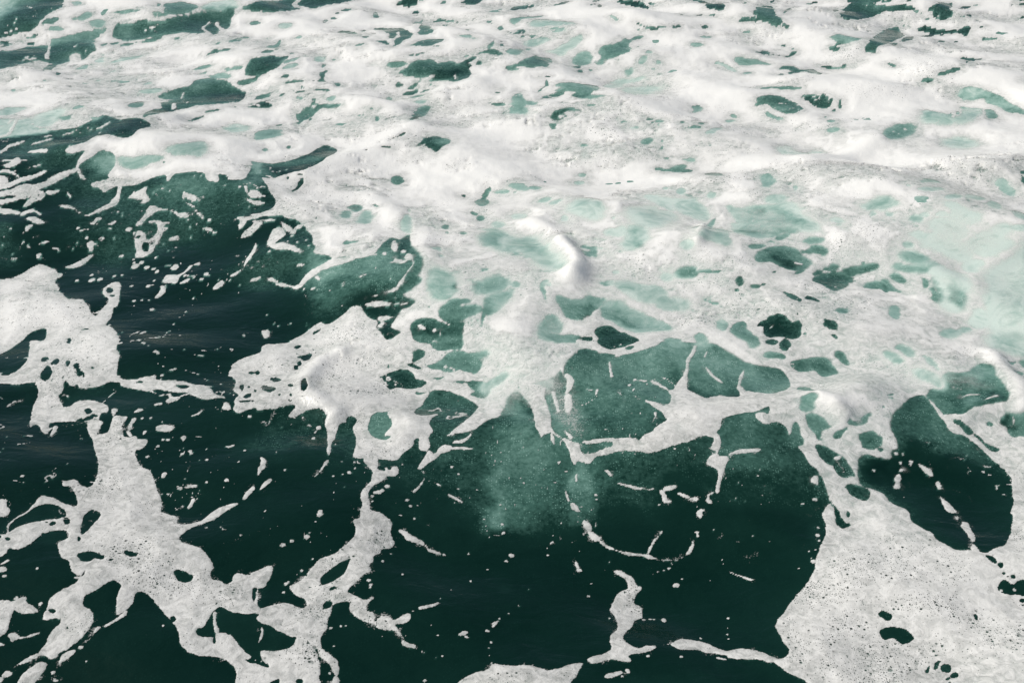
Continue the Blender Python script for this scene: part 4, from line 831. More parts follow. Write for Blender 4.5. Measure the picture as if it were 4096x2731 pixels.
H 0.05 4: -2578,4637 -2581,4628 -2597,4625 -2616,4630 -2627,4639 -2624,4647 -2608,4650 -2589,4646
H 0.05 4: -2504,4532 -2451,4552 -2405,4546 -2422,4533 -2473,4523
H 0.04 4: -2098,4326 -2065,4330 -2043,4301 -2045,4282 -2002,4258 -2002,4241 -2038,4254 -2071,4286
H 0.04 4: -2094,4243 -2057,4261 -2008,4242 -2034,4224 -2068,4215 -2102,4221
H 0.1 3: -1872,4555 -1875,4550 -1888,4548 -1901,4552 -1908,4558 -1904,4563 -1892,4565 -1879,4562
H 0.04 4: -1701,4519 -1645,4515 -1610,4497 -1635,4477 -1670,4485
F: -1874,4239 -1847,4238 -1859,4170 -1836,4120 -1827,4079 -1789,4075 -1765,4081 -1753,4048 -1709,4049 -1701,4036 -1711,3981 -1744,3983 -1730,3926 -1696,3877 -1660,3837 -1619,3813 -1586,3748 -1561,3686 -1522,3627 -1510,3557 -1499,3558 -1426,3531 -1424,3475 -1372,3468 -1323,3494 -1304,3529 -1270,3584 -1244,3594 -1185,3609 -1179,3602 -1216,3577 -1241,3538 -1270,3503 -1306,3481 -1355,3442 -1380,3369 -1347,3328 -1290,3314 -1239,3279 -1202,3224 -1212,3191 -1190,3156 -1176,3163 -1137,3138 -1119,3157 -1122,3190 -1103,3203 -1062,3195 -1034,3208 -985,3009 -952,3030 -885,3058 -840,3039 -813,3029 -803,3047 -816,3076 -857,3092 -892,3145 -876,3153 -838,3189 -796,3272 -730,3308 -680,3379 -655,3432 -677,3505 -646,3514 -651,3565 -641,3600 -662,3655 -662,3694 -631,3762 -626,3844 -670,3888 -684,3965 -625,3971 -613,3904 -612,3854 -567,3847 -581,3882 -553,3852 -541,3886 -522,3888 -513,3848 -530,3811 -570,3826 -575,3777 -623,3731 -628,3691 -628,3646 -610,3565 -577,3565 -568,3568 -514,3528 -513,3458 -490,3408 -506,3379 -545,3363 -546,3335 -571,3315 -566,3276 -578,3260 -568,3216 -594,3207 -632,3156 -662,3114 -625,3097 -579,3069 -546,3084 -565,3058 -574,3021 -534,3008 -529,2960 -511,2988 -481,2986 -454,2961 -422,2986 -397,2992 -392,2976 -411,2949 -453,2951 -433,2915 -467,2919 -518,2931 -533,2955 -563,2958 -608,2989 -634,3022 -639,3066 -665,3069 -705,3050 -704,3011 -711,2971 -706,2931 -722,2903 -725,2864 -708,2829 -653,2782 -638,2741 -644,2712 -663,2739 -670,2758 -701,2785 -713,2784 -738,2832 -723,2793 -713,2755 -704,2718 -715,2709 -698,2672 -690,2640 -999,2623 -1009,2725 -1043,2758 -1101,2787 -1152,2782 -1196,2786 -1234,2811 -1250,2865 -1286,2923 -1342,2978 -1406,3044 -1442,3070 -1470,3069 -1464,3001 -1497,2946 -1511,2940 -1517,2973 -1535,3021 -1534,3075 -1540,3096 -1564,3109 -1582,3098 -1628,3043 -1652,3025 -1648,2985 -1604,2962 -1582,2916 -1588,2869 -1605,2819 -1642,2781 -1670,2768 -1670,2745 -1703,2749 -1710,2758 -1745,2756 -1730,2805 -1736,2834 -1720,2884 -1707,2909 -1732,2923 -1772,2907 -1787,2941 -1777,2961 -1782,3003 -1754,3047 -1708,3076 -1691,3104 -1722,3106 -1682,3115 -1686,3155 -1695,3114 -1738,3145 -1761,3200 -1796,3212 -1842,3266 -1853,3309 -1818,3346 -1847,3391 -1887,3389 -1934,3361 -1966,3273 -1998,3254 -2032,3263 -2026,3225 -2069,3201 -2120,3328 -2102,3350 -2072,3352 -2100,3409 -2080,3461 -2049,3512 -2049,3511 -2034,3599 -2014,3608 -1968,3594 -1911,3558 -1861,3546 -1857,3574 -1891,3635 -1934,3683 -1960,3678 -1968,3702 -1922,3730 -1888,3696 -1852,3684 -1842,3743 -1859,3838 -1899,3928 -1946,4019 -1971,4077 -2014,4129 -2044,4221 -2008,4225 -1961,4212 -1960,4157 -1967,4110 -1907,4121 -1925,4251
H 0.03 3: -2049,3498 -2027,3539 -1984,3560 -1934,3548 -1898,3522 -1876,3486 -1885,3472 -2003,3437 -2053,3404 -2068,3352 -2092,3402 -2077,3454 -2051,3491
H 0.03 3: -1887,3465 -1883,3480 -1856,3467 -1844,3439 -1854,3423 -1872,3429
H 0.04 2: -1904,3440 -1902,3428 -1908,3418 -1919,3414 -1928,3421 -1930,3433 -1924,3443 -1913,3446
H 0.04 2: -1937,3440 -1938,3436 -1943,3434 -1950,3435 -1954,3439 -1953,3444 -1948,3446 -1941,3444
H 0.03 3: -1791,3384 -1812,3472 -1808,3511 -1792,3545 -1747,3519 -1749,3456 -1758,3416 -1769,3357
H 0.03 3: -1947,3360 -1935,3375 -1894,3360 -1869,3390 -1838,3377 -1824,3339 -1836,3324 -1897,3320
H 0.03 3: -1754,3242 -1724,3254 -1697,3263 -1655,3242 -1637,3240 -1634,3217 -1654,3212 -1675,3223 -1687,3196 -1719,3190
H 0.03 3: -1579,3278 -1554,3280 -1523,3266 -1508,3267 -1517,3242 -1536,3234 -1567,3253
H 0.04 3: -1354,3193 -1321,3196 -1301,3187 -1267,3175 -1275,3145 -1299,3135 -1329,3137 -1347,3162
H 0.04 2: -1772,3341 -1768,3328 -1770,3322 -1776,3325 -1783,3336 -1787,3348 -1785,3354 -1779,3351
H 0.04 2: -1577,3256 -1579,3253 -1584,3251 -1590,3252 -1594,3255 -1592,3259 -1587,3261 -1581,3260
H 0.04 2: -1599,3218 -1600,3213 -1606,3210 -1613,3211 -1617,3216 -1616,3221 -1610,3224 -1603,3222
H 0.04 2: -1737,2955 -1739,2946 -1751,2942 -1764,2945 -1772,2954 -1770,2963 -1758,2967 -1745,2963
H 0.04 2: -1668,2879 -1668,2874 -1671,2872 -1675,2874 -1678,2879 -1678,2884 -1675,2886 -1671,2884
H 0.04 2: -1692,2916 -1695,2911 -1707,2908 -1719,2908 -1726,2912 -1722,2916 -1711,2919 -1698,2919
H 0.04 2: -1283,2933 -1287,2927 -1296,2929 -1304,2937 -1307,2948 -1302,2953 -1293,2952 -1285,2943
H 0.03 3: -1121,2852 -1126,2866 -1157,2861 -1186,2866 -1197,2894 -1171,2907 -1162,2954 -1152,3002 -1132,3021 -1095,2991 -1034,2978 -990,2990 -989,2984 -972,2985 -984,2961 -973,2945 -954,2935 -924,2926 -887,2902 -834,2879 -811,2881 -816,2844 -833,2824 -875,2811 -941,2815 -937,2794 -920,2766 -893,2747 -903,2738 -947,2756 -951,2756 -989,2765 -996,2779 -963,2780 -1005,2807 -1039,2857 -1072,2884 -1114,2887 -1136,2912 -1147,2978 -1124,2907 -1116,2838
F: -1154,2989 -1136,2916 -1122,2882 -1110,2888 -1125,2918 -1145,2989
H 0.03 3: -27,3187 -27,3187 -26,3187
H 0.03 3: -764,3148 -766,3197 -733,3229 -694,3275 -661,3292 -655,3277 -671,3228 -680,3195 -721,3168 -745,3153
H 0.03 3: -740,3026 -737,3060 -721,3071 -702,3061 -708,3039 -728,3027
H 0.03 2: -793,3137 -796,3132 -803,3130 -810,3133 -814,3138 -812,3143 -805,3145 -797,3142
H 0.03 2: -874,2936 -875,2930 -881,2927 -887,2929 -890,2934 -889,2940 -884,2943 -877,2941
H 0.03 2: -705,3139 -706,3133 -713,3126 -722,3121 -727,3122 -726,3128 -719,3136 -710,3140
H 0.03 2: -824,3199 -825,3195 -829,3193 -834,3195 -837,3199 -836,3204 -831,3205 -826,3203
H 0.03 3: -1037,3134 -999,3136 -1019,3129 -1000,3020 -1002,3026 -1019,3064
H 0.03 2: -883,2672 -855,2691 -848,2686 -845,2658 -884,2656
H 0.03 2: -762,2684 -765,2677 -773,2674 -783,2677 -787,2683 -785,2689 -776,2692 -767,2690
F: -1988,2988 -1949,2994 -1913,2985 -1888,3010 -1870,3011 -1872,2986 -1820,2964 -1803,2951 -1827,2938 -1873,2940 -1901,2961 -1899,2921 -1889,2881 -1892,2835 -1924,2817
F: -1884,2836 -1874,2852 -1853,2849 -1824,2833 -1766,2863 -1765,2848 -1814,2828 -1842,2819 -1852,2801
F: -1911,2786 -1871,2788 -1875,2800 -1916,2802
F: -2051,3154 -2027,3160 -1994,3153 -1991,3133 -2041,3129
F: -2030,3167 -1999,3191 -2007,3202 -2035,3173
D: -1991,3111,11,9 -1847,2652,18,13 -1823,2678,15,11 -1830,2669,12,9 -1809,2984,10,8 -1874,3148,7,7 -1666,2690,10,7 -1594,2790,8,6 -1557,2732,5,4 -1907,3005,12,10 -1371,2851,5,5 -1321,2902,5,5
F: -1775,2643 -1773,2672 -1745,2707 -1720,2726 -1700,2720 -1703,2696 -1718,2658 -1719,2625 -1768,2622
F: -1746,2764 -1775,2743 -1797,2720 -1812,2704 -1810,2702 -1794,2716 -1766,2731 -1739,2754
F: -1652,2725 -1633,2740 -1617,2758 -1607,2774 -1612,2781 -1633,2777 -1655,2760 -1656,2728
F: -1600,2801 -1568,2823 -1563,2851 -1551,2871 -1543,2882 -1548,2890 -1566,2887 -1570,2855 -1572,2828 -1603,2805
F: -1539,2881 -1515,2893 -1500,2913 -1473,2939 -1474,2966 -1481,2971 -1488,2956 -1509,2923 -1524,2905 -1543,2887
F: -1655,2659 -1632,2656 -1632,2660 -1656,2664
F: -2069,3201 -2047,3213 -2031,3250 -2040,3283 -2065,3323 -2117,3321
H 0.03 3: -2047,3321 -2046,3310 -2053,3305 -2063,3309 -2071,3320 -2072,3330 -2065,3335 -2055,3331
H 0.03 3: -2087,3333 -2085,3322 -2089,3318 -2097,3322 -2104,3332 -2106,3343 -2101,3348 -2094,3344
H 0.03 3: -2047,3276 -2047,3271 -2052,3269 -2058,3270 -2062,3275 -2062,3280 -2057,3283 -2051,3281
D: -2145,3713,11,12 -2029,3739,11,13 -1932,4288,17,23 -1938,4299,12,17 -1813,4210,13,16 -1671,4189,7,9 -1732,4111,11,12 -1731,4099,11,12 -1539,4067,14,16 -1535,4051,9,11 -1555,3795,14,15 -1556,3781,10,10 -1856,4791,8,11 -1800,4683,7,8 -1786,4608,10,11 -1775,4223,12,15 -1736,4226,10,13 -1629,4051,7,8 -1608,4049,9,10 -1413,3985,8,9 -1640,3999,10,10 -1646,3984,5,5 -1667,3925,10,11 -1483,3966,9,11 -1474,3950,9,11 -1389,3900,7,9 -1239,3873,5,6 -1352,3732,9,9 -1265,3744,11,11 -1256,3737,8,8 -1809,4761,3,4 -1524,4698,4,5 -1583,4657,4,6 -1829,4701,4,5 -1526,3825,4,4 -1423,3896,4,5 -1433,4442,7,12 -1466,4441,4,7 -1399,4857,6,9 -1459,3702,11,10 -1468,3702,6,5 -1440,3705,4,3 -1595,3891,3,4 -1533,3973,3,3 -1258,4222,10,10 -1231,3971,5,6
H 0.05 2: -2024,3741 -2023,3735 -2027,3732 -2031,3733 -2035,3738 -2035,3744 -2032,3747 -2027,3746
F: -1829,4270 -1809,4277 -1794,4290 -1799,4304 -1823,4306 -1834,4279
F: -1747,4340 -1715,4345 -1722,4362 -1752,4352
F: -1693,4356 -1663,4368 -1639,4386 -1645,4402 -1680,4406 -1705,4380
F: -1679,4119 -1640,4112 -1616,4120 -1602,4136 -1605,4144 -1624,4151 -1654,4168 -1690,4150
F: -1807,4133 -1812,4171 -1799,4205 -1820,4227 -1824,4180 -1819,4138
F: -1823,4118 -1790,4074 -1783,4092 -1819,4127
F: -1442,3703 -1416,3706 -1389,3708 -1392,3718 -1420,3720 -1446,3714
F: -1397,3581 -1383,3602 -1382,3642 -1395,3648 -1401,3614 -1404,3589
F: -1451,3571 -1423,3601 -1426,3606 -1455,3576
F: -1162,3622 -1143,3656 -1127,3699 -1140,3714 -1165,3679 -1175,3635
F: -1330,4004 -1305,3993 -1280,4020 -1282,4025 -1311,4010 -1331,4008
F: -1541,4228 -1518,4235 -1491,4276 -1494,4280 -1524,4246 -1545,4237
F: -1404,4281 -1405,4335 -1389,4334 -1364,4296 -1364,4270
F: -2172,4087 -2167,4139 -2173,4180 -2190,4189 -2182,4150 -2177,4092
F: -2201,4134 -2193,4161 -2198,4168 -2208,4143
F: -2472,4338 -2463,4384 -2427,4401 -2430,4409 -2468,4392 -2475,4341
F: -2208,3552 -2161,3571 -2146,3541 -2145,3528 -2123,3511 -2119,3470 -2170,3452
F: -1924,4248 -1921,4271 -1930,4277 -1927,4250
F: -1396,4464 -1393,4542 -1353,4435
H 0.04 3: -1383,4544 -1361,4554 -1345,4514 -1334,4433 -1358,4465
H 0.04 3: -1322,4374 -1310,4415 -1283,4416 -1279,4373 -1302,4355
H 0.04 3: -1337,4344 -1279,4348 -1223,4334 -1274,4324 -1307,4327 -1329,4329
H 0.04 2: -1316,4513 -1315,4497 -1320,4491 -1329,4498 -1336,4514 -1337,4530 -1331,4536 -1323,4530
H 0.04 2: -1332,4686 -1336,4676 -1348,4672 -1362,4676 -1369,4686 -1366,4695 -1353,4699 -1340,4695
F: -1524,6056 -1515,6204 -1484,6227 -1447,6215 -1420,6134 -1434,6097 -1463,6062 -1469,6021 -1432,6044 -1359,5981 -1301,5917 -1268,5873 -1325,5895 -1378,5936 -1434,5940 -1481,5977
H 0.06 4: -1476,6023 -1458,6075 -1426,6087 -1447,6049
F: -1471,6277 -1440,6260 -1390,6205 -1348,6157 -1362,6119 -1413,6172 -1440,6214
D: -1374,6108,11,16 -1389,6037,7,11 -1321,6000,8,13 -1306,6074,7,11 -1366,6188,10,12 -1331,6230,8,10 -1270,6017,7,11 -1244,5942,8,11
F: -1378,6215 -1347,6245 -1320,6203 -1345,6183
F: -1693,6402 -1610,6389 -1580,6427 -1584,6441 -1621,6431 -1702,6441
F: -1658,6317 -1584,6318 -1515,6307 -1518,6325 -1589,6341 -1662,6334
F: -1648,6249 -1618,6255 -1622,6271 -1655,6275
F: -1755,6705 -1712,6708 -1668,6663 -1629,6642 -1683,6625 -1742,6630
F: -1707,6556 -1653,6550 -1655,6567 -1710,6579
D: -1634,6283,8,10 -1503,5821,11,9 -1489,5943,10,12 -1404,5742,5,5 -1274,5768,16,15 -1253,5762,12,11 -1421,5834,7,6 -1393,5303,7,9 -962,5319,7,6 -1240,5215,7,8 -1252,5200,4,5
F: -1573,5716 -1537,5735 -1504,5739 -1514,5718 -1557,5699
F: -1471,5715 -1439,5685 -1395,5656 -1393,5675 -1437,5717 -1471,5725
F: -1399,5635 -1358,5610 -1306,5578 -1266,5548 -1228,5556 -1206,5605 -1166,5645 -1121,5679 -1058,5689 -982,5702 -934,5730 -872,5740 -797,5741 -800,5762 -878,5776 -947,5780 -998,5757 -1079,5759 -1142,5729 -1195,5699 -1234,5648 -1251,5597 -1274,5583 -1307,5601 -1360,5640 -1401,5654
F: -1162,5629 -1128,5581 -1122,5594 -1156,5640
D: -1212,5530,8,9 -1155,5516,16,17 -1048,5465,6,7 -1130,5495,5,6
H 0.07 4: -1565,6979 -1558,7023 -1526,6971 -1529,6939 -1551,6936
H 0.12 4: -1510,7009 -1480,7057 -1443,7018 -1469,6986
H 0.06 4: -1487,6775 -1464,6853 -1467,6926 -1446,6982 -1430,6920 -1447,6842 -1478,6763
H 0.35 5: -933,5940 -945,5928 -979,5920 -1015,5920 -1031,5928 -1018,5938 -984,5947 -949,5948
H 0.35 5: -991,5922 -997,5912 -1010,5918 -1023,5936 -1028,5955 -1022,5965 -1008,5960 -996,5942
F: -730,5871 -724,5945 -695,5926 -681,5810 -694,5765 -730,5811
F: -738,5620 -689,5650 -703,5723 -679,5676 -623,5623 -594,5665 -634,5598 -688,5635
F: -636,5694 -613,5736 -582,5675 -585,5631 -619,5652
F: -582,5633 -572,5578 -601,5519 -615,5476 -634,5425 -661,5376 -652,5366 -617,5408 -606,5467 -590,5504 -564,5570 -577,5634
F: -709,5346 -673,5345 -627,5371 -634,5386 -682,5367 -712,5355
D: -645,5768,15,26 -757,5751,13,18 -793,5591,8,11 -691,5454,6,6
F: -875,5520 -841,5530 -844,5541 -877,5526
F: -819,5327 -780,5335 -703,5350 -707,5360 -784,5346 -822,5333
F: -846,5287 -829,5308 -786,5313 -729,5298 -652,5266 -577,5251 -583,5240 -652,5259 -701,5259 -764,5265
H 0.05 4: -1107,5108 -1087,5137 -1059,5154 -1062,5129 -1093,5096
F: -1390,5139 -1350,5154 -1339,5094 -1348,5048 -1374,5090
F: -745,5192 -683,5182 -650,5162 -685,5144 -709,5141 -695,5115 -714,5063 -741,5096 -721,5134 -748,5164
H 0.62 7: -712,6310 -692,6406 -673,6434 -653,6364 -646,6226 -629,6074 -659,6102 -695,6197
H 0.6 9: -695,6593 -675,6611 -663,6481 -684,6479
H 0.55 6: -464,5351 -465,5428 -445,5520 -394,5497 -337,5462 -322,5396 -336,5309 -369,5244 -431,5255 -447,5330
H 0.3 6: -409,5134 -389,5157 -355,5189 -338,5218 -284,5229 -235,5211 -240,5179 -282,5171 -269,5145 -210,5179 -156,5161 -161,5110 -231,5066 -277,5036 -336,5036 -385,5060
B 0.45: -376,5127,42,55
H 0.1 5: -554,5051 -529,5082 -488,5090 -421,5075 -384,5044 -365,5017 -336,5028 -289,5030 -247,5021 -269,4963 -266,4876 -253,4828 -316,4831 -376,4880 -424,4904 -525,4924 -549,4982
F: -515,5043 -491,5043 -465,5006 -489,5010
D: -417,4988,14,12 -357,5032,11,10 -341,5014,8,7
F: -389,4976 -384,4932 -379,4932 -385,4976
H 0.5 7: -209,5354 -193,5421 -144,5462 -82,5485 -26,5457 -19,5405 -62,5337 -134,5279 -189,5300
B 0.3: -185,5355,37,81
B 0.62: -75,5403,43,65
H 0.58 10: -145,5229 -92,5296 -13,5327 0,5340 -13,5239 -43,5191 -78,5124 -136,5073 -150,5140
H 0.3 8: -156,5150 -146,5241 -132,5173 -143,5101 -159,5008 -161,4963 -168,5027
H 0.25 6: -1092,6594 -1059,6672 -1003,6637 -999,6545 -1022,6501 -1056,6544
H 0.4 8: -1104,6381 -1107,6504 -1065,6505 -1045,6405 -1072,6348
H 0.25 6: -934,6612 -909,6646 -871,6568 -900,6568
H 0.55 13: -987,6288 -988,6403 -967,6521 -928,6496 -908,6378 -919,6293
H 0.15 4: -1232,6282 -1224,6246 -1226,6227 -1236,6236 -1249,6267 -1257,6302 -1255,6321 -1245,6313
H 0.15 4: -1137,6952 -1138,6941 -1143,6935 -1149,6938 -1152,6947 -1151,6958 -1147,6964 -1141,6962
H 0.15 5: -315,6889 -319,6870 -330,6862 -342,6870 -347,6889 -343,6907 -332,6914 -320,6907
H 0.35 8: -252,6766 -211,6889 -160,6980 -144,6941 -166,6880 -148,6748 -197,6650 -235,6706
H 0.55 11: -151,6918 -76,6927 0,6921 0,6859 -91,6883
H 0.6 10: -127,6330 -107,6421 -50,6330 -91,6249
H 0.55 13: -162,6033 -146,6227 -35,6123 33,6037 46,5905 0,5828 -100,5881 -147,5932
P 1: -168,5996,73,139
H 0.5 7: -483,5816 -441,5867 -417,5798 -414,5649 -442,5775
H 0.3 6: -190,5562 -153,5587 -133,5572 -177,5541
H 0.3 6: -407,6279 -410,6234 -421,6214 -435,6234 -443,6275 -440,6313 -428,6330 -414,6318
H 0.3 5: -388,6122 -392,6097 -404,6088 -417,6098 -423,6126 -420,6154 -408,6165 -395,6151
H 0.3 5: -289,6111 -293,6088 -305,6079 -318,6087 -324,6109 -320,6136 -308,6148 -295,6137
H 0.3 6: -184,6469 -191,6439 -207,6428 -223,6441 -231,6470 -225,6498 -209,6509 -192,6497
H 0.3 6: -226,6528 -235,6517 -255,6521 -273,6540 -279,6562 -270,6574 -250,6568 -232,6549
H 0.3 6: -760,7135 -770,7083 -803,7057 -839,7073 -858,7121 -849,7178 -816,7205 -778,7185
H 0.1 3: -454,5178 -456,5173 -463,5173 -469,5177 -472,5184 -470,5189 -464,5189 -457,5185
H 0.1 3: -527,5487 -528,5482 -530,5481 -533,5483 -535,5487 -534,5492 -531,5494 -528,5492
P 1: -1490,6666,131,264 -1242,6679,206,471 -1001,6503,214,338 -828,5924,200,185 -1170,5982,69,89 -1065,6208,200,259 -201,6787,119,385 -871,5115,126,124 -990,5091,125,87 -128,5650,102,115 -177,5055,118,182 -282,5502,93,130 -413,6195,138,449
H 0.6 9: 246,6603 276,6651 334,6660 332,6610 288,6584
H 0.6 7: 265,6692 253,6667 221,6650 188,6650 173,6665 184,6687 216,6704 249,6708
H 0.6 7: 39,6860 32,6845 15,6844 -2,6859 -9,6879 -2,6893 15,6894 32,6881
H 0.6 8: 116,6895 92,6868 41,6890 -9,6937 -27,6977 -3,6998 50,6993 99,6953
H 0.6 7: 205,6896 191,6870 157,6867 123,6886 109,6911 123,6931 158,6938 192,6926
H 0.72 7: 391,6480 423,6559 461,6608 533,6603 571,6493 570,6412 542,6310 514,6303 482,6344 436,6391 396,6446
H 0.72 11: 583,6099 599,6131 652,6121 695,6148 698,6071 672,6041 621,6065
H 0.78 10: 777,6372 852,6473 926,6549 957,6456 1008,6461 1022,6359 994,6305 949,6225 885,6148 833,6176 798,6238
H 0.74 7: 904,6777 918,6806 980,6765 1054,6709 1065,6652 1060,6483 1024,6477 992,6561 966,6648
H 0.74 7: 1067,6698 1167,6682 1212,6695 1241,6593 1276,6499 1267,6391 1242,6359 1189,6385 1131,6429 1089,6485 1077,6551 1068,6651
H 0.62 8: 680,5899 709,6002 739,6113 756,6153 818,6098 808,5938 743,5869 708,5842
B 0.5: 713,5905,38,61
H 0.45 7: 1162,5988 1242,6273 1291,6361 1324,6392 1295,6299 1207,6044 1162,5942
H 0.62 7: 1150,5905 1172,5960 1305,6193 1336,6107 1325,5981 1319,5905 1292,5865 1222,5886
H 0.55 5: 1111,6071 1148,6166 1174,6092 1136,6024
H 0.7 6: 1421,6558 1456,6512 1502,6486 1573,6530 1674,6504 1673,6498 1815,6506 1845,6452 1840,6304 1876,6220 1912,6138 1853,6113 1779,6144 1703,6138 1629,6069 1563,6047 1529,6015 1451,6035 1394,6059 1397,6206 1405,6307 1445,6281 1436,6387 1420,6463
B 0.55: 1591,6474,68,53 1783,6355,64,104 1680,6121,67,38 1828,6184,53,40 1493,6107,104,61
H 0.5 7: 1428,5874 1454,5908 1504,5924 1552,5925 1502,5877 1445,5860
H 0.32 6: 1442,5732 1470,5811 1521,5869 1585,5920 1656,5936 1709,5931 1744,5875 1744,5842 1796,5800 1756,5739 1685,5684 1631,5679 1579,5687 1565,5717 1535,5731 1513,5726 1457,5705
B 0.45: 1586,5855,78,67 1512,5822,42,53
B 0.15: 1714,5760,71,56 1693,5820,56,71
F: 1691,5761 1736,5759 1740,5772 1694,5770
H 0.3 6: 415,5927 433,5950 465,5936 477,5911 511,5932 514,5870 502,5796 468,5775 429,5775 426,5841 452,5837 473,5849 475,5880 456,5888 429,5890
H 0.5 7: 522,5899 562,5901 547,5873
H 0.62 9: -13,6027 40,6038 108,6082 160,5958 197,5835 240,5751 275,5656 272,5585 211,5645 155,5740 98,5789 39,5865 -13,5901
P 1: 131,5837,131,168
H 0.5 8: -13,5864 26,5846 46,5784 13,5782
H 0.5 7: 0,5418 19,5452 43,5418 31,5379 0,5385
H 0.55 11: 154,5361 174,5438 206,5460 185,5386 187,5221 171,5297
H 0.42 6: 506,5457 527,5494 560,5512 598,5512 581,5463 542,5436
H 0.68 6: 597,5465 616,5497 685,5502 753,5480 835,5484 864,5464 887,5389 897,5365 978,5363 1000,5338 989,5299 955,5274 881,5268 813,5273 811,5309 761,5312 703,5345 658,5403
H 0.66 6: 484,5162 505,5255 533,5302 570,5306 613,5305 641,5264 699,5234 758,5204 832,5159 874,5108 871,5047 838,5017 786,5032 731,5011 681,4984 637,5016 593,5061 537,5109 491,5131
B 0.42: 539,5131,68,45 594,5073,49,37
H 0.48 6: 248,5236 262,5293 286,5273 341,5273 415,5292 430,5338 467,5334 534,5322 507,5277 479,5228 445,5165 418,5117 386,5088 332,5081 292,5109 287,5146 271,5191
B 0.25: 359,5138,67,52
B 0.55: 427,5284,75,45
H 0.58 7: 146,4999 171,5048 196,5110 244,5111 276,5013 251,4958 198,4952 144,4875
H 0.5 6: 144,4875 198,4941 244,4934 362,4953 366,4921 340,4873 241,4852 149,4866
H 0.1 5: 441,4999 460,5031 510,5058 544,5047 565,5008 621,4973 688,4894 645,4860 572,4817 502,4796 460,4855 451,4892 465,4925 445,4968
H 0.08 3: 432,4915 421,4895 399,4887 377,4894 369,4913 379,4932 402,4941 424,4934
D: 575,4851,5,8 539,4829,5,8
H 0.3 5: 940,5579 976,5622 1016,5639 1073,5638 1082,5601 1065,5563 1014,5564 978,5577
H 0.26 5: 1090,5622 1134,5614 1183,5605 1229,5612 1217,5575 1183,5559 1148,5576 1125,5596 1094,5599
H 0.14 5: 1294,5517 1315,5553 1341,5554 1348,5519 1331,5488 1305,5480
H 0.2 4: 1372,5471 1401,5490 1431,5482 1408,5457 1383,5457
H 0.12 3: 1299,5442 1295,5437 1286,5435 1278,5438 1275,5443 1279,5448 1288,5450 1296,5447
H 0.12 3: 1466,5500 1462,5492 1451,5485 1441,5484 1438,5489 1442,5496 1453,5503 1463,5504
H 0.12 3: 1393,5258 1389,5253 1381,5252 1375,5257 1373,5263 1377,5268 1384,5268 1391,5264
H 0.45 6: 1081,5383 1112,5384 1146,5358 1175,5348 1149,5335 1115,5357
H 0.62 8: 1124,5102 1164,5196 1187,5152 1178,5072 1144,5017 1121,5052
H 0.35 5: 1175,5027 1232,5136 1295,5153 1285,5067 1301,5029 1325,4971 1316,4894 1270,4862 1267,4910 1252,4927 1206,4966
P 0.6: 1245,5050,55,87
H 0.05 4: 1341,5094 1376,5138 1415,5153 1418,5173 1464,5198 1507,5175 1521,5125 1541,5103 1575,5126 1583,5079 1572,5053 1551,4980 1495,4961 1455,4993 1380,4977 1369,5011 1383,5082 1367,5094
H 0.5 8: 978,4971 1009,5023 1032,4982 1052,4918 1029,4879 982,4916
H 0.5 8: 799,4901 840,4943 897,4934 900,4867 806,4855
H 0.7 14: 1057,6971 1082,6931 1068,6883 1037,6926
H 0.7 11: 1179,6830 1165,6790 1143,6775 1125,6796 1123,6842 1137,6888 1159,6899 1176,6874
H 0.7 11: 1367,6718 1354,6688 1333,6679 1316,6698 1313,6733 1326,6762 1347,6769 1364,6751
H 0.7 13: 539,7262 529,7241 507,7230 485,7235 477,7254 487,7276 510,7287 531,7281
H 0.7 12: 521,7145 507,7119 477,7105 448,7112 437,7134 450,7158 480,7171 510,7166
H 0.7 11: 365,6333 355,6298 333,6285 313,6303 306,6345 316,6383 338,6393 358,6372
H 0.7 10: 929,5571 918,5549 898,5540 880,5550 874,5573 884,5594 905,5602 923,5592
H 0.7 10: 221,5397 217,5383 209,5377 202,5383 199,5398 203,5412 211,5418 218,5412
H 0.7 11: 653,6271 650,6261 642,6258 635,6264 633,6275 637,6285 644,6288 651,6283
H 0.7 11: 89,6451 75,6413 42,6410 10,6438 -3,6477 10,6505 43,6512 76,6492
H 0.7 10: 626,5607 619,5594 604,5587 589,5590 584,5602 591,5616 606,5623 621,5619
H 0.7 10: 601,5820 597,5811 588,5808 579,5813 576,5824 581,5834 590,5837 598,5831
H 0.7 10: 1086,5833 1072,5811 1041,5800 1013,5814 1004,5847 1021,5881 1051,5890 1077,5862
H 0.3 8: 1161,7270 1139,7256 1091,7254 1045,7264 1027,7278 1048,7288 1096,7290 1143,7284
H 0.3 8: 1293,7261 1267,7237 1213,7230 1161,7242 1141,7261 1165,7278 1220,7287 1273,7281
H 0.3 7: 1469,7050 1444,7014 1397,7011 1357,7044 1349,7108 1379,7167 1427,7172 1463,7118
H 0.62 7: 1723,7023 1783,7024 1791,6986 1805,6872 1764,6818 1692,6757 1708,6907
P 1: 349,6319,173,247 649,5758,192,173 971,5203,185,177 1282,5672,196,139 1188,5449,185,119 95,5540,113,213 571,5582,129,100 1148,5885,111,119
H 0.35 6: 1762,5994 1785,6042 1865,6040 1926,6015 1887,5987 1826,5980
H 0.22 5: 1763,5901 1815,5925 1842,5963 1898,5944 1926,5904 1902,5863 1867,5857 1844,5875 1790,5870 1765,5878
H 0.35 5: 1782,6126 1767,6113 1735,6105 1704,6108 1693,6119 1708,6134 1740,6141 1771,6138
H 0.35 5: 1720,6085 1707,6059 1674,6031 1640,6015 1626,6024 1641,6054 1674,6084 1707,6095
H 0.35 6: 1614,5983 1602,5965 1578,5953 1558,5954 1552,5968 1564,5987 1588,5999 1608,5997
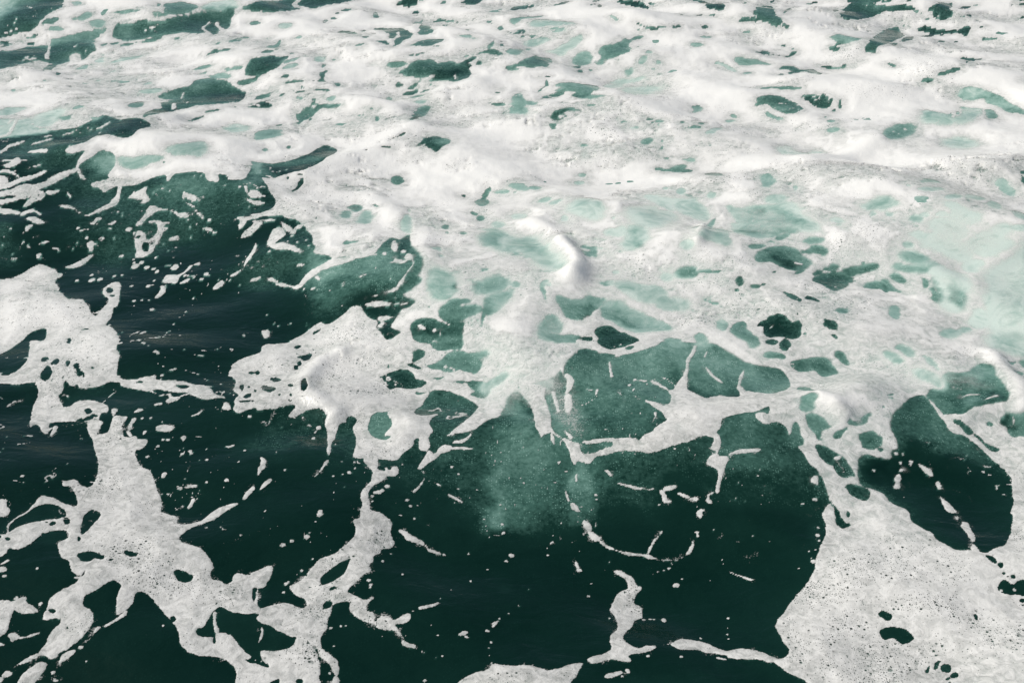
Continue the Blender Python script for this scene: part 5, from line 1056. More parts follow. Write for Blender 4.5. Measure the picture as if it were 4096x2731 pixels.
H 0.1 5: 1784,5666 1810,5709 1857,5741 1877,5774 1922,5797 1954,5794 1956,5772 1935,5733 1987,5731 1985,5755 2033,5762 2087,5776 2192,5786 2192,5755 2116,5729 2033,5706 2005,5696 2023,5663 1981,5604 1920,5525 1868,5475 1834,5492 1823,5550 1766,5580 1777,5625 1821,5671 1880,5724 1867,5727 1808,5673
B 0.3: 2142,5762,68,34
D: 1894,5727,8,8 1966,5644,5,7 1883,5533,5,9
H 0.25 5: 2054,5564 2089,5618 2171,5640 2162,5604 2176,5634 2211,5650 2227,5609 2248,5548 2274,5529 2254,5501 2225,5532 2165,5502 2161,5556 2109,5551
H 0.2 5: 2257,5681 2278,5691 2303,5664 2325,5624 2307,5603 2272,5613 2254,5644
H 0.4 7: 2287,5752 2317,5769 2349,5744 2397,5736 2441,5757 2531,5754 2562,5725 2536,5665 2498,5642 2470,5675 2422,5684 2376,5700 2335,5716 2296,5736
P 0.6: 2428,5710,119,54
H 0.85 9: 2498,5642 2568,5665 2622,5649 2643,5563 2626,5491 2582,5404 2531,5316 2478,5342 2467,5426 2491,5547
B 0.5: 2471,5479,34,130
H 0.25 6: 2411,5640 2444,5625 2460,5593 2432,5559 2409,5543 2416,5591
H 0.25 6: 2433,5539 2465,5543 2459,5460 2432,5390 2424,5424 2433,5498
H 0.2 5: 1537,5442 1567,5432 1619,5384 1643,5329 1618,5299 1581,5326 1552,5393
H 0.08 5: 1656,5345 1678,5396 1714,5366 1740,5342 1739,5314 1715,5317 1694,5335
H 0.25 5: 1566,5644 1557,5626 1540,5612 1525,5609 1519,5619 1527,5636 1544,5651 1560,5654
H 0.25 5: 1732,5705 1721,5687 1695,5658 1669,5637 1658,5634 1668,5651 1694,5679 1721,5702
H 0.25 4: 2124,5799 2119,5791 2109,5789 2101,5793 2099,5801 2104,5808 2114,5811 2122,5807
H 0.25 4: 2205,5827 2201,5821 2193,5820 2187,5822 2186,5828 2190,5833 2197,5835 2203,5833
H 0.07 5: 1691,5062 1710,5124 1736,5107 1769,5095 1765,5043 1774,5004 1759,4979 1736,5005 1713,5031
H 0.08 4: 1715,4985 1738,4987 1754,4954 1733,4939
H 0.08 3: 1681,5094 1677,5087 1669,5085 1663,5089 1662,5097 1666,5104 1674,5106 1680,5102
H 0.08 4: 1689,5147 1685,5140 1678,5138 1672,5141 1671,5148 1675,5154 1682,5156 1687,5153
H 0.08 3: 1596,5006 1593,5001 1587,4999 1583,5002 1582,5008 1585,5013 1591,5015 1595,5012
H 0.08 3: 1585,5176 1582,5172 1578,5170 1574,5173 1573,5178 1576,5183 1581,5185 1584,5182
H 0.07 4: 1361,4940 1401,4961 1431,4936 1400,4900 1354,4906
H 0.5 8: 2114,5252 2157,5350 2197,5358 2177,5274 2136,5167 2114,5192
P 0.7: 2147,5296,52,122
H 0.4 8: 1891,5243 1869,5207 1835,5187 1809,5194 1805,5221 1825,5254 1860,5274 1887,5270
H 0.75 10: 2678,6255 2731,6298 2762,6265 2752,6232 2700,6235
H 0.84 12: 2776,6359 2827,6386 2850,6329 2862,6283 2933,6229 2917,6180 2867,6147 2801,6171 2765,6230 2808,6282
H 0.82 10: 2634,6150 2683,6201 2766,6189 2781,6107 2790,6048 2742,6021 2677,6026 2638,6075
H 0.84 10: 2530,5995 2589,6043 2625,6030 2640,5988 2715,5973 2748,5925 2766,5872 2746,5821 2690,5832 2626,5886 2579,5934 2541,5965
H 0.86 11: 2803,5958 2883,6008 2956,6031 3057,6102 3065,6046 2997,6015 2981,5940 3037,5934 3008,5901 2952,5887 2901,5846 2848,5864 2806,5922
H 0.78 8: 2708,5783 2757,5815 2805,5803 2828,5777 2783,5737 2745,5686 2703,5709
H 0.85 9: 2853,5661 2934,5743 3103,5882 3224,5952 2825,4883 2754,5018 2709,5053 2666,5126 2678,5229 2701,5339 2757,5450 2803,5559
H 0.7 7: 2579,4945 2619,5020 2725,5096 2821,5040 2785,4938 2699,4897 2630,4922
H 0.84 10: 2565,5195 2612,5286 2655,5307 2663,5203 2639,5165 2579,5148
H 0.5 8: 2333,5040 2397,5101 2475,5129 2538,5136 2483,5087 2382,5009 2349,5018
H 0.65 14: 3203,6368 3257,6375 3255,6219 3225,6149 3152,6178
H 0.65 9: 3075,6077 3130,6082 3196,6076 3178,6028 3105,6029
H 0.6 12: 2262,6411 2326,6446 2395,6498 2444,6501 2485,6419 2431,6394 2381,6363 2347,6392 2289,6383
H 0.75 12: 2004,6239 2065,6266 2098,6205 2047,6193
H 0.5 6: 2072,6168 2054,6156 2017,6149 1981,6151 1968,6160 1985,6171 2022,6178 2059,6177
H 0.5 6: 2321,6313 2307,6286 2288,6274 2276,6287 2277,6314 2290,6340 2309,6350 2322,6339
H 0.5 6: 2422,6305 2409,6281 2391,6271 2378,6283 2379,6309 2392,6333 2410,6341 2423,6329
H 0.5 6: 2455,5956 2441,5937 2419,5930 2400,5937 2397,5956 2410,5974 2433,5982 2451,5975
H 0.5 6: 2492,5784 2457,5758 2403,5775 2357,5813 2346,5852 2381,5877 2441,5874 2488,5837
H 0.5 6: 2635,6262 2622,6246 2600,6241 2582,6251 2579,6270 2592,6286 2614,6290 2632,6280
H 0.5 6: 2587,6232 2566,6204 2532,6194 2505,6208 2502,6240 2523,6269 2556,6276 2583,6261
H 0.5 14: 2722,6709 2799,6860 2894,6931 2922,6837 2861,6820 2771,6761
H 0.7 12: 2937,6536 2901,6483 2848,6445 2808,6439 2797,6456 2824,6490 2880,6535 2929,6560
H 0.7 13: 3095,6541 3060,6506 3009,6492 2972,6509 2972,6551 3010,6595 3063,6612 3096,6585
H 0.7 14: 3155,6409 3105,6338 3070,6334 3066,6392 3091,6470 3131,6522 3167,6526 3180,6484
H 0.7 12: 2874,6674 2826,6616 2748,6571 2686,6568 2667,6587 2703,6618 2781,6663 2855,6694
H 0.7 11: 2635,6625 2623,6613 2608,6619 2599,6638 2602,6661 2615,6673 2630,6668 2638,6648
H 0.7 9: 3384,6722 3348,6698 3323,6743 3316,6817 3329,6868 3360,6880 3392,6848 3403,6785
H 0.7 10: 3394,6891 3368,6856 3332,6846 3306,6867 3304,6904 3327,6936 3364,6947 3392,6929
H 0.7 10: 1917,6752 1907,6726 1896,6714 1890,6726 1892,6754 1901,6779 1912,6788 1919,6778
H 0.7 10: 1792,6582 1769,6548 1724,6536 1683,6550 1669,6580 1691,6610 1737,6627 1780,6617
H 0.7 9: 2569,6031 2547,6013 2511,6014 2482,6034 2477,6061 2500,6082 2537,6081 2565,6059
H 0.3 8: 3500,7014 3614,7087 3526,6824 3482,6862
P 1: 1802,5270,266,185 1676,5389,193,141 1552,5251,176,69 2305,6235,342,330 2104,5981,232,147 1983,5716,197,151
H 0.2 5: -425,4927 -261,4900 -254,4853 -288,4843 -351,4834 -409,4842 -458,4885 -494,4905 -508,4938
P 0.6: -406,4894,88,47
H 0.14 5: -524,4784 -521,4860 -492,4873 -465,4854 -454,4810 -486,4778 -519,4755
H 0.36 5: -443,4725 -403,4730 -371,4763 -339,4811 -287,4823 -224,4804 -126,4789 -153,4735 -164,4675 -191,4632 -236,4648 -281,4668 -326,4653 -378,4682 -424,4695
D: -345,4702,9,9 -316,4691,8,8 -299,4677,5,6
H 0.08 3: -553,4747 -525,4756 -494,4723 -470,4705 -474,4688 -516,4717
H 0.1 4: -692,4655 -666,4674 -639,4691 -602,4714 -544,4704 -506,4661 -492,4615 -419,4608 -439,4578 -465,4547 -537,4541 -587,4553 -602,4533 -632,4529 -642,4599 -666,4621
F: -653,4652 -636,4660 -616,4628 -626,4608 -649,4620
F: -607,4588 -586,4596 -593,4558
H 0.3 4: -465,4638 -421,4642 -385,4609 -342,4632 -362,4599 -419,4616
H 0.25 4: -306,4583 -251,4594 -161,4578 -128,4551 -105,4512 -136,4447 -158,4441 -214,4475 -176,4496 -210,4535 -233,4563 -283,4574
H 0.5 9: -149,4528 -84,4586 -34,4622 -28,4579 -83,4533 -127,4498
H 0.3 5: -491,4515 -458,4523 -404,4536 -413,4505 -467,4490
H 0.35 5: -690,4176 -689,4244 -661,4276 -619,4288 -591,4322 -579,4225 -575,4145 -599,4130 -565,4096 -574,4079 -615,4079 -654,4103 -678,4137
F: -595,4108 -557,4104 -565,4138 -599,4124
F: -424,3901 -399,3981 -386,4011 -359,3982 -332,4040 -291,4043 -280,4029 -294,4004 -334,3990 -357,3944 -390,3911 -403,3887 -421,3866 -437,3881
F: -424,3877 -401,3845 -394,3821 -416,3762 -437,3721 -435,3719 -411,3757 -388,3818 -394,3853 -422,3881
F: -390,3819 -317,3768 -316,3770 -389,3822
F: -436,4083 -396,4101 -385,4004 -431,4009
F: -305,4103 -261,4125 -224,4144 -169,4194 -113,4264 -41,4373 -81,4461 -155,4372 -200,4277 -244,4186 -267,4141 -307,4108
F: -278,4061 -233,4057 -190,4094 -188,4142 -195,4145 -202,4109 -239,4077 -279,4067
F: -281,4019 -239,4017 -182,4019 -182,4023 -240,4033 -281,4024
D: -226,4018,6,6 -585,3693,15,17 -600,3691,11,12 -573,3707,11,12 -554,3740,12,13 -459,3664,11,11 -443,3629,11,11 -607,3631,7,7 -611,3663,6,7 -732,3818,11,12 -757,3805,6,7 -718,3898,6,8 -774,3893,5,6 -710,3853,6,8 -799,3787,5,6 -780,3739,5,6 -779,3669,6,8 -741,3719,4,4 -926,4186,12,11 -937,4092,10,16 -1019,3817,8,9 -1081,3945,4,6 -1004,3858,4,4 -902,3568,4,5 -1055,3543,6,7 -816,3533,11,12 -1048,3736,5,5 -825,4041,5,8 -501,3906,5,5 -275,3901,5,5 -243,3852,6,6 -323,3876,3,3 -157,3762,4,4 -51,3944,4,4
F: -937,4141 -924,4179 -930,4185 -941,4144
F: -840,3900 -856,3854 -871,3807 -883,3781 -879,3777 -866,3801 -847,3846 -833,3894
F: -1107,3676 -1082,3711 -1064,3747 -1074,3761 -1101,3732 -1110,3680
F: -1128,3773 -1124,3807 -1111,3839 -1121,3886 -1141,3907 -1144,3900 -1132,3881 -1126,3848 -1142,3819 -1133,3774
F: -1158,4177 -1154,4223 -1145,4268 -1150,4271 -1159,4225 -1162,4178
F: -1196,4197 -1169,4175 -1168,4180 -1194,4201
F: -1056,4232 -1007,4240 -1008,4245 -1056,4236
F: -282,3717 -216,3674 -215,3678 -281,3720
H 0.04 4: -1182,4977 -1161,4997 -1140,4978 -1164,4944
H 0.05 3: -1146,4847 -1115,4869 -1068,4896 -1066,4821 -1091,4795 -1114,4829
H 0.05 3: -1102,4762 -1106,4744 -1116,4743 -1125,4758 -1129,4781 -1125,4800 -1116,4803 -1107,4787
H 0.05 3: -1111,4730 -1111,4708 -1120,4701 -1133,4711 -1141,4732 -1140,4752 -1131,4761 -1119,4752
H 0.05 3: -1311,4685 -1312,4673 -1318,4668 -1327,4673 -1333,4686 -1332,4698 -1325,4703 -1317,4698
H 0.05 3: -1089,4466 -1091,4453 -1102,4452 -1115,4462 -1124,4483 -1123,4501 -1112,4504 -1098,4487
H 0.05 3: -638,4754 -640,4737 -646,4731 -654,4739 -658,4757 -657,4774 -650,4779 -643,4771
H 0.05 3: -1022,4462 -1010,4433 -1008,4398 -1018,4382 -1033,4385 -1043,4406 -1045,4439 -1037,4463
H 0.05 3: -1134,4379 -1135,4369 -1140,4364 -1146,4368 -1150,4379 -1150,4391 -1145,4396 -1139,4391
H 0.05 3: -1074,4341 -1076,4334 -1084,4331 -1093,4334 -1097,4341 -1095,4349 -1087,4352 -1078,4348
H 0.07 4: -1252,4616 -1245,4639 -1210,4636 -1167,4601 -1194,4557 -1230,4567
H 0.07 4: -1277,4507 -1253,4547 -1216,4507 -1165,4452 -1170,4424 -1196,4391 -1239,4442
H 0.07 4: -1291,4474 -1263,4449 -1258,4403 -1275,4407
H 0.04 2: -1073,4371 -1075,4361 -1083,4357 -1092,4363 -1097,4375 -1096,4387 -1088,4391 -1078,4384
H 0.04 2: -1019,4453 -1023,4419 -1034,4416 -1045,4441 -1052,4487 -1052,4533 -1041,4541 -1027,4506
H 0.04 2: -1227,4334 -1229,4329 -1237,4327 -1246,4330 -1250,4336 -1248,4341 -1240,4342 -1231,4339
H 0.05 3: -1239,4223 -1230,4260 -1196,4276 -1156,4283 -1161,4252 -1153,4232 -1167,4194 -1195,4205
H 0.12 4: -786,4218 -784,4244 -758,4253 -745,4225 -762,4183
P 1.3: -885,4748,141,174 -956,4499,93,229 -852,4343,99,58 -1249,4723,115,102 -680,4450,103,99 -838,4838,114,82
P 0.5: -557,4004,127,55 -694,4090,52,85
F: -33,4487 33,4470 65,4405 96,4336 110,4226 103,4147 128,4105 138,4064 153,4089 184,4094 214,4065 239,4051 253,4014 267,3990 271,3944 280,3915 294,3913 300,3930 325,3922 349,3908 380,3933 386,3950 426,3951 471,3962 501,3964 545,3952 599,3947 617,3932 662,3937 709,3953 782,3989 812,3986 846,4013 894,4035 923,4023 938,4024 928,3984 909,3958 933,3947 940,3929 951,3967 968,4000 961,4039 948,4058 978,4088 993,4151 1027,4170 1089,4198 1170,4217 1233,4265 1255,4219 1286,4190 1362,4256 1397,4361 1408,4424 1318,4406 1266,4412 1191,4440 1156,4458 1147,4523 1194,4659 1179,4635 1124,4490 1139,4423 1114,4379 1068,4388 1011,4402 951,4365 916,4411 869,4464 888,4563 888,4600 835,4536 809,4461 774,4446 763,4481 777,4423 788,4389 772,4305 730,4271 704,4313 658,4333 684,4283 715,4232 723,4173 741,4151 680,4111 655,4061 606,4034 588,4001 566,4025 506,4033 446,4040 380,4040 324,4031 354,4017 435,4022 465,4018 468,3993 433,3985 371,3963 331,3961 312,3985 309,4026 279,4029 244,4056 195,4100 186,4140 193,4198 175,4310 171,4366 156,4414 169,4473 82,4509
H 0.35 4: 736,4105 767,4112 800,4093 793,4077 758,4082
H 0.25 3: 516,3971 542,3976 576,3971 556,3962 526,3963
H 0.32 3: 434,4003 450,4020 469,4014 463,3993 438,3990
F: 236,4688 244,4615 256,4571 263,4573 266,4621 264,4697
F: 191,4700 226,4751 248,4732 256,4654 259,4576 243,4601 223,4663
F: 263,4558 280,4520 275,4477 264,4430 272,4422 300,4462 312,4531 277,4577
F: 259,4416 291,4421 294,4352 285,4277 257,4249 261,4338
F: 195,4435 206,4359 225,4276 231,4280 222,4365 213,4440
F: 237,4111 274,4050 283,4061 242,4118
F: 177,4092 182,4046 195,4015 201,4016 200,4050 189,4095
F: 965,4867 942,4797 903,4720 892,4639 872,4586 883,4578 904,4636 915,4714 953,4788 976,4862
F: 1026,4828 1003,4769 1009,4765 1030,4825
F: 994,4666 1011,4588 1059,4522 1062,4529 1019,4601 999,4671
F: 1195,4674 1157,4569 1126,4483 1138,4476 1164,4565 1200,4672
F: 706,4530 730,4504 751,4471 756,4483 737,4521 708,4537
F: 751,4476 779,4431 787,4453 758,4493
F: 499,4685 497,4615 501,4553 507,4557 503,4617 504,4686
F: 525,4429 527,4391 544,4361 547,4365 535,4399 531,4433
F: 587,4382 618,4347 621,4355 589,4387
F: 538,4365 569,4288 571,4290 540,4368
F: 665,4132 699,4225 660,4191 663,4183 688,4223 658,4140
F: 648,4324 677,4293 707,4246 717,4266 686,4313 652,4335
F: 677,4216 694,4233 688,4177 669,4141
F: 432,4868 448,4843 497,4808 483,4768 454,4773 441,4820
D: 420,4804,10,15 348,4852,13,20
F: 343,4911 336,4815 332,4748 335,4747 349,4811 367,4906
F: 540,4732 600,4756 661,4782 716,4814 787,4861 786,4941 711,4901 654,4852 594,4804 538,4748
H 0.3 3: 642,4828 636,4813 618,4800 600,4797 593,4804 599,4819 617,4832 635,4836
F: 879,3879 915,3921 935,3925 943,3911 974,3918 990,3910 982,3888 967,3864 954,3828 937,3793 924,3746 917,3712 898,3715 915,3769 929,3804 925,3845 901,3856
F: 993,3923 1028,3935 1100,3951 1143,3962 1144,3966 1101,3964 1028,3950 992,3931
D: 871,3671,11,9 867,3696,7,6 818,3691,6,5
F: 807,3962 810,3934 834,3917 836,3919 813,3937 811,3963
F: 1150,4172 1173,4138 1206,4121 1250,4164 1244,4196 1218,4193 1202,4202 1164,4204
F: 895,3722 856,3704 857,3700 896,3716
F: 810,3624 821,3636 849,3633 828,3616 839,3610 824,3584 812,3596 808,3624 806,3629
F: 422,3862 436,3836 446,3826 451,3828 452,3849 432,3872
F: 286,3859 284,3810 296,3809 298,3858
F: 234,3761 239,3716 248,3686 256,3690 250,3721 242,3764
F: 255,3674 274,3681 292,3657 301,3631 282,3633 261,3650
F: 468,3791 512,3776 564,3753 604,3755 604,3757 565,3761 513,3779 469,3794
F: 598,3756 661,3747 661,3748 598,3758
F: 657,3738 671,3712 674,3682 701,3687 701,3692 685,3694 682,3717 667,3745
F: 680,3742 706,3743 732,3757 731,3763 703,3758 680,3755
F: 737,3723 761,3706 782,3702 784,3706 765,3717 740,3727
F: 789,3695 818,3687 819,3689 790,3697
D: 373,3726,7,7 374,3702,5,4 124,4001,6,4 215,3932,7,5 684,3685,7,6 649,3673,5,4 814,3650,4,4 759,3914,4,3 704,4362,4,6 349,3642,5,5 865,3679,13,11
H 0.06 5: 1809,4183 1836,4251 1887,4314 1937,4373 1996,4436 2041,4456 2065,4446 2096,4475 2111,4504 2155,4490 2191,4516 2190,4581 2232,4627 2286,4637 2350,4641 2446,4745 2491,4719 2456,4588 2469,4485 2453,4417 2427,4361 2393,4357 2317,4335 2260,4321 2206,4286 2181,4272 2134,4284 2101,4292 2085,4255 2106,4185 2143,4166 2169,4148 2207,4087 2244,4017 2254,3961 2280,3909 2282,3859 2251,3764 2200,3630 2186,3592 2110,3452 2062,3393 2024,3356 1964,3331 1951,3332 1915,3355 1849,3356 1823,3397 1795,3436 1797,3482 1755,3521 1732,3566 1740,3620 1742,3628 1725,3664 1680,3691 1668,3735 1637,3766 1590,3779 1568,3789 1570,3861 1595,3943 1628,3971 1656,3984 1690,3973 1734,3961 1762,3970 1773,4017 1799,4019 1813,4064 1807,4128
B 0.62: 2326,4577,121,94 2432,4635,63,122 2244,4578,82,77 2140,4511,53,56
B 0.42: 2369,4471,105,81 2250,4366,83,84 2043,4378,60,85 2080,4309,63,90
B 0.32: 2067,4197,228,126 1959,4280,111,123
B 0.25: 1938,4301,62,92 2076,4139,88,83 2142,4096,76,60
B 0.09: 1903,4097,83,86 1948,3981,78,51 2122,3964,84,78 1876,3996,78,49
B 0.03: 1911,3844,219,131 1669,3886,108,78 2094,3804,127,136 1992,3523,192,171
F: 2053,4465 2067,4382 2080,4250 2102,4266 2079,4394 2057,4470
F: 2091,4277 2132,4260 2154,4208 2164,4167 2143,4166 2104,4178 2096,4205
F: 2212,4509 2257,4486 2260,4492 2217,4520
F: 2224,4411 2265,4431 2329,4428 2332,4438 2269,4450 2225,4418
F: 2330,4374 2396,4400 2400,4412 2333,4388
F: 1875,3954 1891,3954 1930,3913 1931,3882 1908,3889 1883,3925
F: 1778,3910 1790,3926 1808,3927 1810,3916 1788,3908
F: 1763,3890 1782,3896 1779,3874 1762,3839 1754,3802 1719,3796 1743,3836 1741,3855
F: 1933,3853 1947,3849 1951,3822 1941,3798 1922,3802
F: 1920,3765 1927,3742 1941,3726 1952,3672 1960,3643 1933,3634 1916,3640 1911,3694
F: 1941,3609 1940,3590 1945,3593 1950,3614
F: 1933,3537 1958,3571 1976,3568 1969,3514 1971,3461 1940,3408 1935,3442 1943,3495
F: 1908,3359 1929,3392 1938,3392 1942,3353 1930,3347
D: 1787,4001,12,9 1818,4001,7,5 1847,3964,9,7 1843,3948,7,5 1797,3954,8,6 2130,4017,5,5 2167,3908,5,5 2189,3887,6,6 2268,3891,5,5 1655,3893,7,6 1749,3771,5,5 1751,3738,4,5 1745,3705,3,4
H 0.16 4: 1622,4081 1643,4102 1706,4126 1718,4109 1719,4095 1739,4090 1728,4049 1703,4028 1682,4008 1642,4011 1629,4022
H 0.12 3: 1726,4017 1722,4012 1714,4009 1707,4011 1705,4015 1709,4020 1717,4023 1724,4021
H 0.07 4: 1409,4013 1429,4022 1472,4005 1495,3972 1530,3948 1539,3902 1556,3865 1555,3839 1496,3824 1474,3840 1466,3872 1466,3892 1438,3902 1417,3942 1411,3985
F: 1482,3931 1513,3945 1514,3957 1483,3945
H 0.07 4: 1482,3764 1503,3790 1543,3792 1589,3776 1607,3748 1595,3721 1563,3692 1524,3710 1500,3733 1495,3756
H 0.06 3: 1369,3818 1391,3825 1402,3784 1406,3728 1422,3689 1438,3631 1438,3592 1476,3556 1463,3542 1427,3529 1414,3551 1397,3558 1414,3631 1414,3672 1408,3717 1376,3749 1367,3782
F: 1334,3786 1359,3817 1377,3818 1373,3760 1356,3776
D: 1342,3698,11,9 1283,3673,5,4
F: 1371,3653 1402,3683 1419,3654 1395,3611 1357,3610
H 0.04 2: 1480,3621 1474,3606 1466,3600 1462,3606 1463,3621 1469,3635 1476,3641 1481,3635
H 0.04 2: 1481,3635 1477,3631 1471,3629 1466,3631 1464,3636 1468,3640 1474,3642 1479,3640
H 0.28 5: 1587,4160 1607,4183 1626,4168 1668,4206 1704,4243 1734,4257 1714,4218 1695,4186 1645,4155 1605,4147
F: 1616,4176 1657,4210 1670,4194 1632,4173
H 0.2 4: 1510,4075 1526,4115 1559,4122 1593,4135 1561,4110 1544,4077 1516,4065
H 0.25 5: 1402,4198 1442,4214 1479,4189 1498,4152 1521,4140 1487,4125 1458,4111 1445,4071 1452,4058 1431,4056 1428,4089 1404,4126
H 0.25 4: 1328,4139 1343,4163 1356,4148 1351,4096 1363,4051 1347,4022 1305,4018 1308,4059 1330,4094
H 0.12 5: 1420,4883 1435,4927 1468,4973 1491,4941 1485,4888 1441,4844
H 0.24 5: 1442,4761 1485,4778 1533,4787 1588,4800 1633,4819 1670,4804 1690,4763 1702,4718 1685,4673 1633,4649 1600,4630 1580,4661 1573,4701 1493,4676 1459,4702
P 0.7: 1507,4741,76,53
H 0.2 5: 1708,4821 1726,4852 1751,4835 1758,4787 1760,4746 1739,4755 1716,4805
H 0.32 5: 1332,4818 1375,4834 1435,4815 1434,4778 1389,4784 1325,4782
H 0.3 4: 1412,4459 1441,4490 1477,4482 1499,4377 1473,4393 1437,4434
H 0.35 6: 1402,4360 1465,4367 1482,4316 1446,4285 1448,4242 1397,4226 1377,4256 1406,4290
B 0.6: 1467,4314,38,40
H 0.5 5: 1963,4819 1983,4830 2020,4796 2035,4750 2016,4743 1978,4765
H 0.5 8: 2032,4862 2077,4895 2112,4856 2104,4793 2076,4794 2059,4853
H 0.62 10: 2070,4656 2109,4679 2153,4639 2169,4583 2159,4519 2139,4559 2097,4600
H 0.55 8: 2160,4805 2193,4766 2204,4694 2197,4656 2165,4714
H 0.14 4: 2132,4260 2152,4242 2192,4214 2218,4189 2201,4166 2175,4168 2163,4203 2130,4234
H 0.09 4: 2207,4170 2235,4158 2246,4110 2275,4089 2310,4073 2283,4054 2259,4058 2243,4103 2226,4144
H 0.25 5: 2353,4233 2377,4276 2412,4292 2459,4275 2487,4282 2525,4285 2481,4148 2451,4164 2400,4152 2376,4173 2389,4213
B 0.1: 2447,4231,41,47
F: 2428,4274 2425,4244 2408,4218 2412,4215 2435,4243 2433,4275
H 0.25 6: 2683,4818 2722,4841 2768,4855 2740,4781 2697,4774
H 0.25 4: 2669,4811 2659,4799 2641,4788 2624,4783 2621,4790 2633,4805 2652,4817 2666,4818
H 0.25 6: 2676,4711 2656,4684 2616,4643 2584,4617 2587,4638 2624,4695 2657,4726 2676,4727
H 0.25 4: 1894,4424 1886,4412 1870,4400 1855,4394 1850,4396 1857,4406 1873,4419 1889,4427
H 0.25 4: 1880,4388 1874,4381 1862,4375 1851,4373 1848,4377 1854,4384 1866,4391 1877,4393
H 0.25 3: 2248,4227 2243,4219 2236,4215 2231,4217 2231,4225 2235,4233 2242,4237 2247,4235
H 0.25 3: 2322,4232 2316,4225 2305,4221 2296,4224 2294,4231 2300,4239 2311,4243 2320,4240
H 0.25 4: 1814,4309 1811,4303 1805,4300 1801,4301 1801,4306 1804,4312 1809,4315 1813,4314
P 1: 1991,4649,159,91 1456,4524,63,83 1842,4713,66,54
P 0.5: 1730,4354,144,112 1733,4148,83,117
F: -1059,3207 -1035,3216 -1004,3242 -975,3251 -968,3233 -974,3189 -989,3133 -1020,3135 -1047,3139
D: -855,3390,14,12 -948,3348,11,9 -816,3518,13,13 -819,3508,9,9 -830,3472,6,6 -905,3159,11,10 -898,3170,6,5 -906,3112,7,6 -852,3224,7,6 -986,3442,5,5 -1011,3429,4,4 -1046,3445,3,3 -1054,3500,4,4 -1043,3317,4,3 -913,3369,9,8 -285,3367,10,9 -530,3290,7,8 -444,3222,5,6 -503,3345,5,5 -563,3148,9,8 -564,3134,7,7 -575,3170,9,8 -554,3079,8,7 -494,2894,5,4 -671,2844,4,3 -693,2931,5,4 -657,2940,5,4 -641,2945,4,3 -338,2824,9,7 -331,2819,6,5 -261,2802,6,5 -285,2800,4,3 -185,2907,12,11 -195,2901,9,8 -175,2913,8,7 -176,2889,7,6 -168,2887,5,4 -94,2930,11,11 -79,2873,5,5 -87,2841,3,3 -84,2806,3,3 -183,3380,5,5 -3,3388,11,10 -23,3353,8,7 -102,3301,5,5 -36,3507,7,6 -43,3556,6,6 -96,3476,4,4 -108,3511,4,4 -113,3540,3,3 -121,3579,4,4 -243,3150,4,5 -282,3085,3,4 -284,2894,8,6 -404,2892,3,3 -75,2767,5,4 -421,3556,5,5 -320,2702,8,6 -669,2721,7,5 -602,3166,2,2 -929,2768,4,3 -950,2773,4,3 -867,3208,3,2 -846,3410,4,4 -836,3366,3,3 -815,3280,4,4 -169,3222,3,4 -13,3035,4,4 -49,3004,4,4 -311,2937,3,3
F: -68,2984 -77,2950 -50,2988 -53,2994 -84,2966 -61,2974
F: -483,3478 -463,3465 -450,3436 -417,3434 -375,3417 -372,3429 -414,3451 -437,3465 -455,3480 -482,3485
F: -364,3411 -349,3384 -301,3371 -300,3374 -347,3391 -363,3413
F: -358,3019 -326,3025 -301,3036 -289,3052 -291,3056 -305,3049 -330,3040 -359,3023
D: -402,3005,6,5 -385,3006,5,4
F: -420,2868 -402,2848 -367,2843 -366,2847 -397,2862 -415,2875
F: -952,2841 -938,2866 -943,2899 -954,2917 -957,2915 -953,2899 -955,2872 -959,2844
F: -218,2661 -199,2688 -160,2712 -121,2728 -93,2731 -69,2762 -45,2756 0,2751 0,2748 57,2760 89,2750 128,2735 161,2744 203,2771 265,2789 250,2751 240,2717 214,2682 197,2649
F: -660,2679 -648,2712 -634,2699 -634,2666 -658,2665
F: -438,2913 -405,2870 -403,2871 -437,2914
F: 311,3580 322,3552 332,3530 345,3536 340,3565 319,3587
F: 327,3522 339,3533 357,3525 375,3499 372,3488 346,3483 337,3500
F: 372,3484 401,3447 419,3436 443,3428 474,3410 493,3406 520,3404 554,3402 555,3407 522,3413 495,3418 477,3421 445,3433 425,3450 407,3457 374,3487
F: 553,3402 560,3409 581,3406 598,3390 570,3391
F: 579,3412 595,3447 612,3475 620,3493 641,3508 652,3536 645,3540 635,3514 615,3500 602,3482 589,3451 573,3415
F: 740,3410 768,3436 786,3468 772,3489 767,3486 770,3470 754,3448 735,3415
F: 687,3380 710,3389 741,3414 740,3417 708,3395 686,3389
F: 597,3389 643,3382 686,3386 686,3388 644,3385 597,3391
D: 673,3368,5,4 658,3344,11,9 636,3334,6,5 610,3324,5,4 586,3311,5,4 571,3297,3,3 799,3524,9,7 799,3508,7,6 681,3262,15,12 672,3261,9,7 608,3079,14,16 861,3071,8,8 857,3040,4,4 850,3016,4,4 843,2977,4,4 842,2951,3,3 427,2756,12,10 430,2748,10,9 282,3330,9,8 152,3404,7,7 178,3512,6,5 165,3468,6,5 175,3479,7,6 151,3445,4,4 213,3571,5,4 311,3191,6,6 388,3066,4,5 532,3264,3,3 641,2834,7,7 514,2828,6,5 2,3388,8,7 709,3293,5,4 784,3291,4,3 824,3285,3,3 971,3528,3,3 870,3533,4,3 978,3541,3,2 917,3502,3,3 1031,3492,3,3 889,3390,3,3 890,3369,3,3 411,3412,4,3 409,3370,3,3 734,2957,4,5 26,3086,4,4 66,3192,4,4 329,3262,3,3 287,3428,4,3 406,2726,5,5
F: 263,3373 269,3345 279,3317 288,3323 279,3350 272,3378
F: 259,3303 243,3290 224,3257 225,3256 245,3286 261,3297
F: 548,3080 572,3080 573,3085 549,3086
F: 521,3074 532,3076 533,3080 522,3079
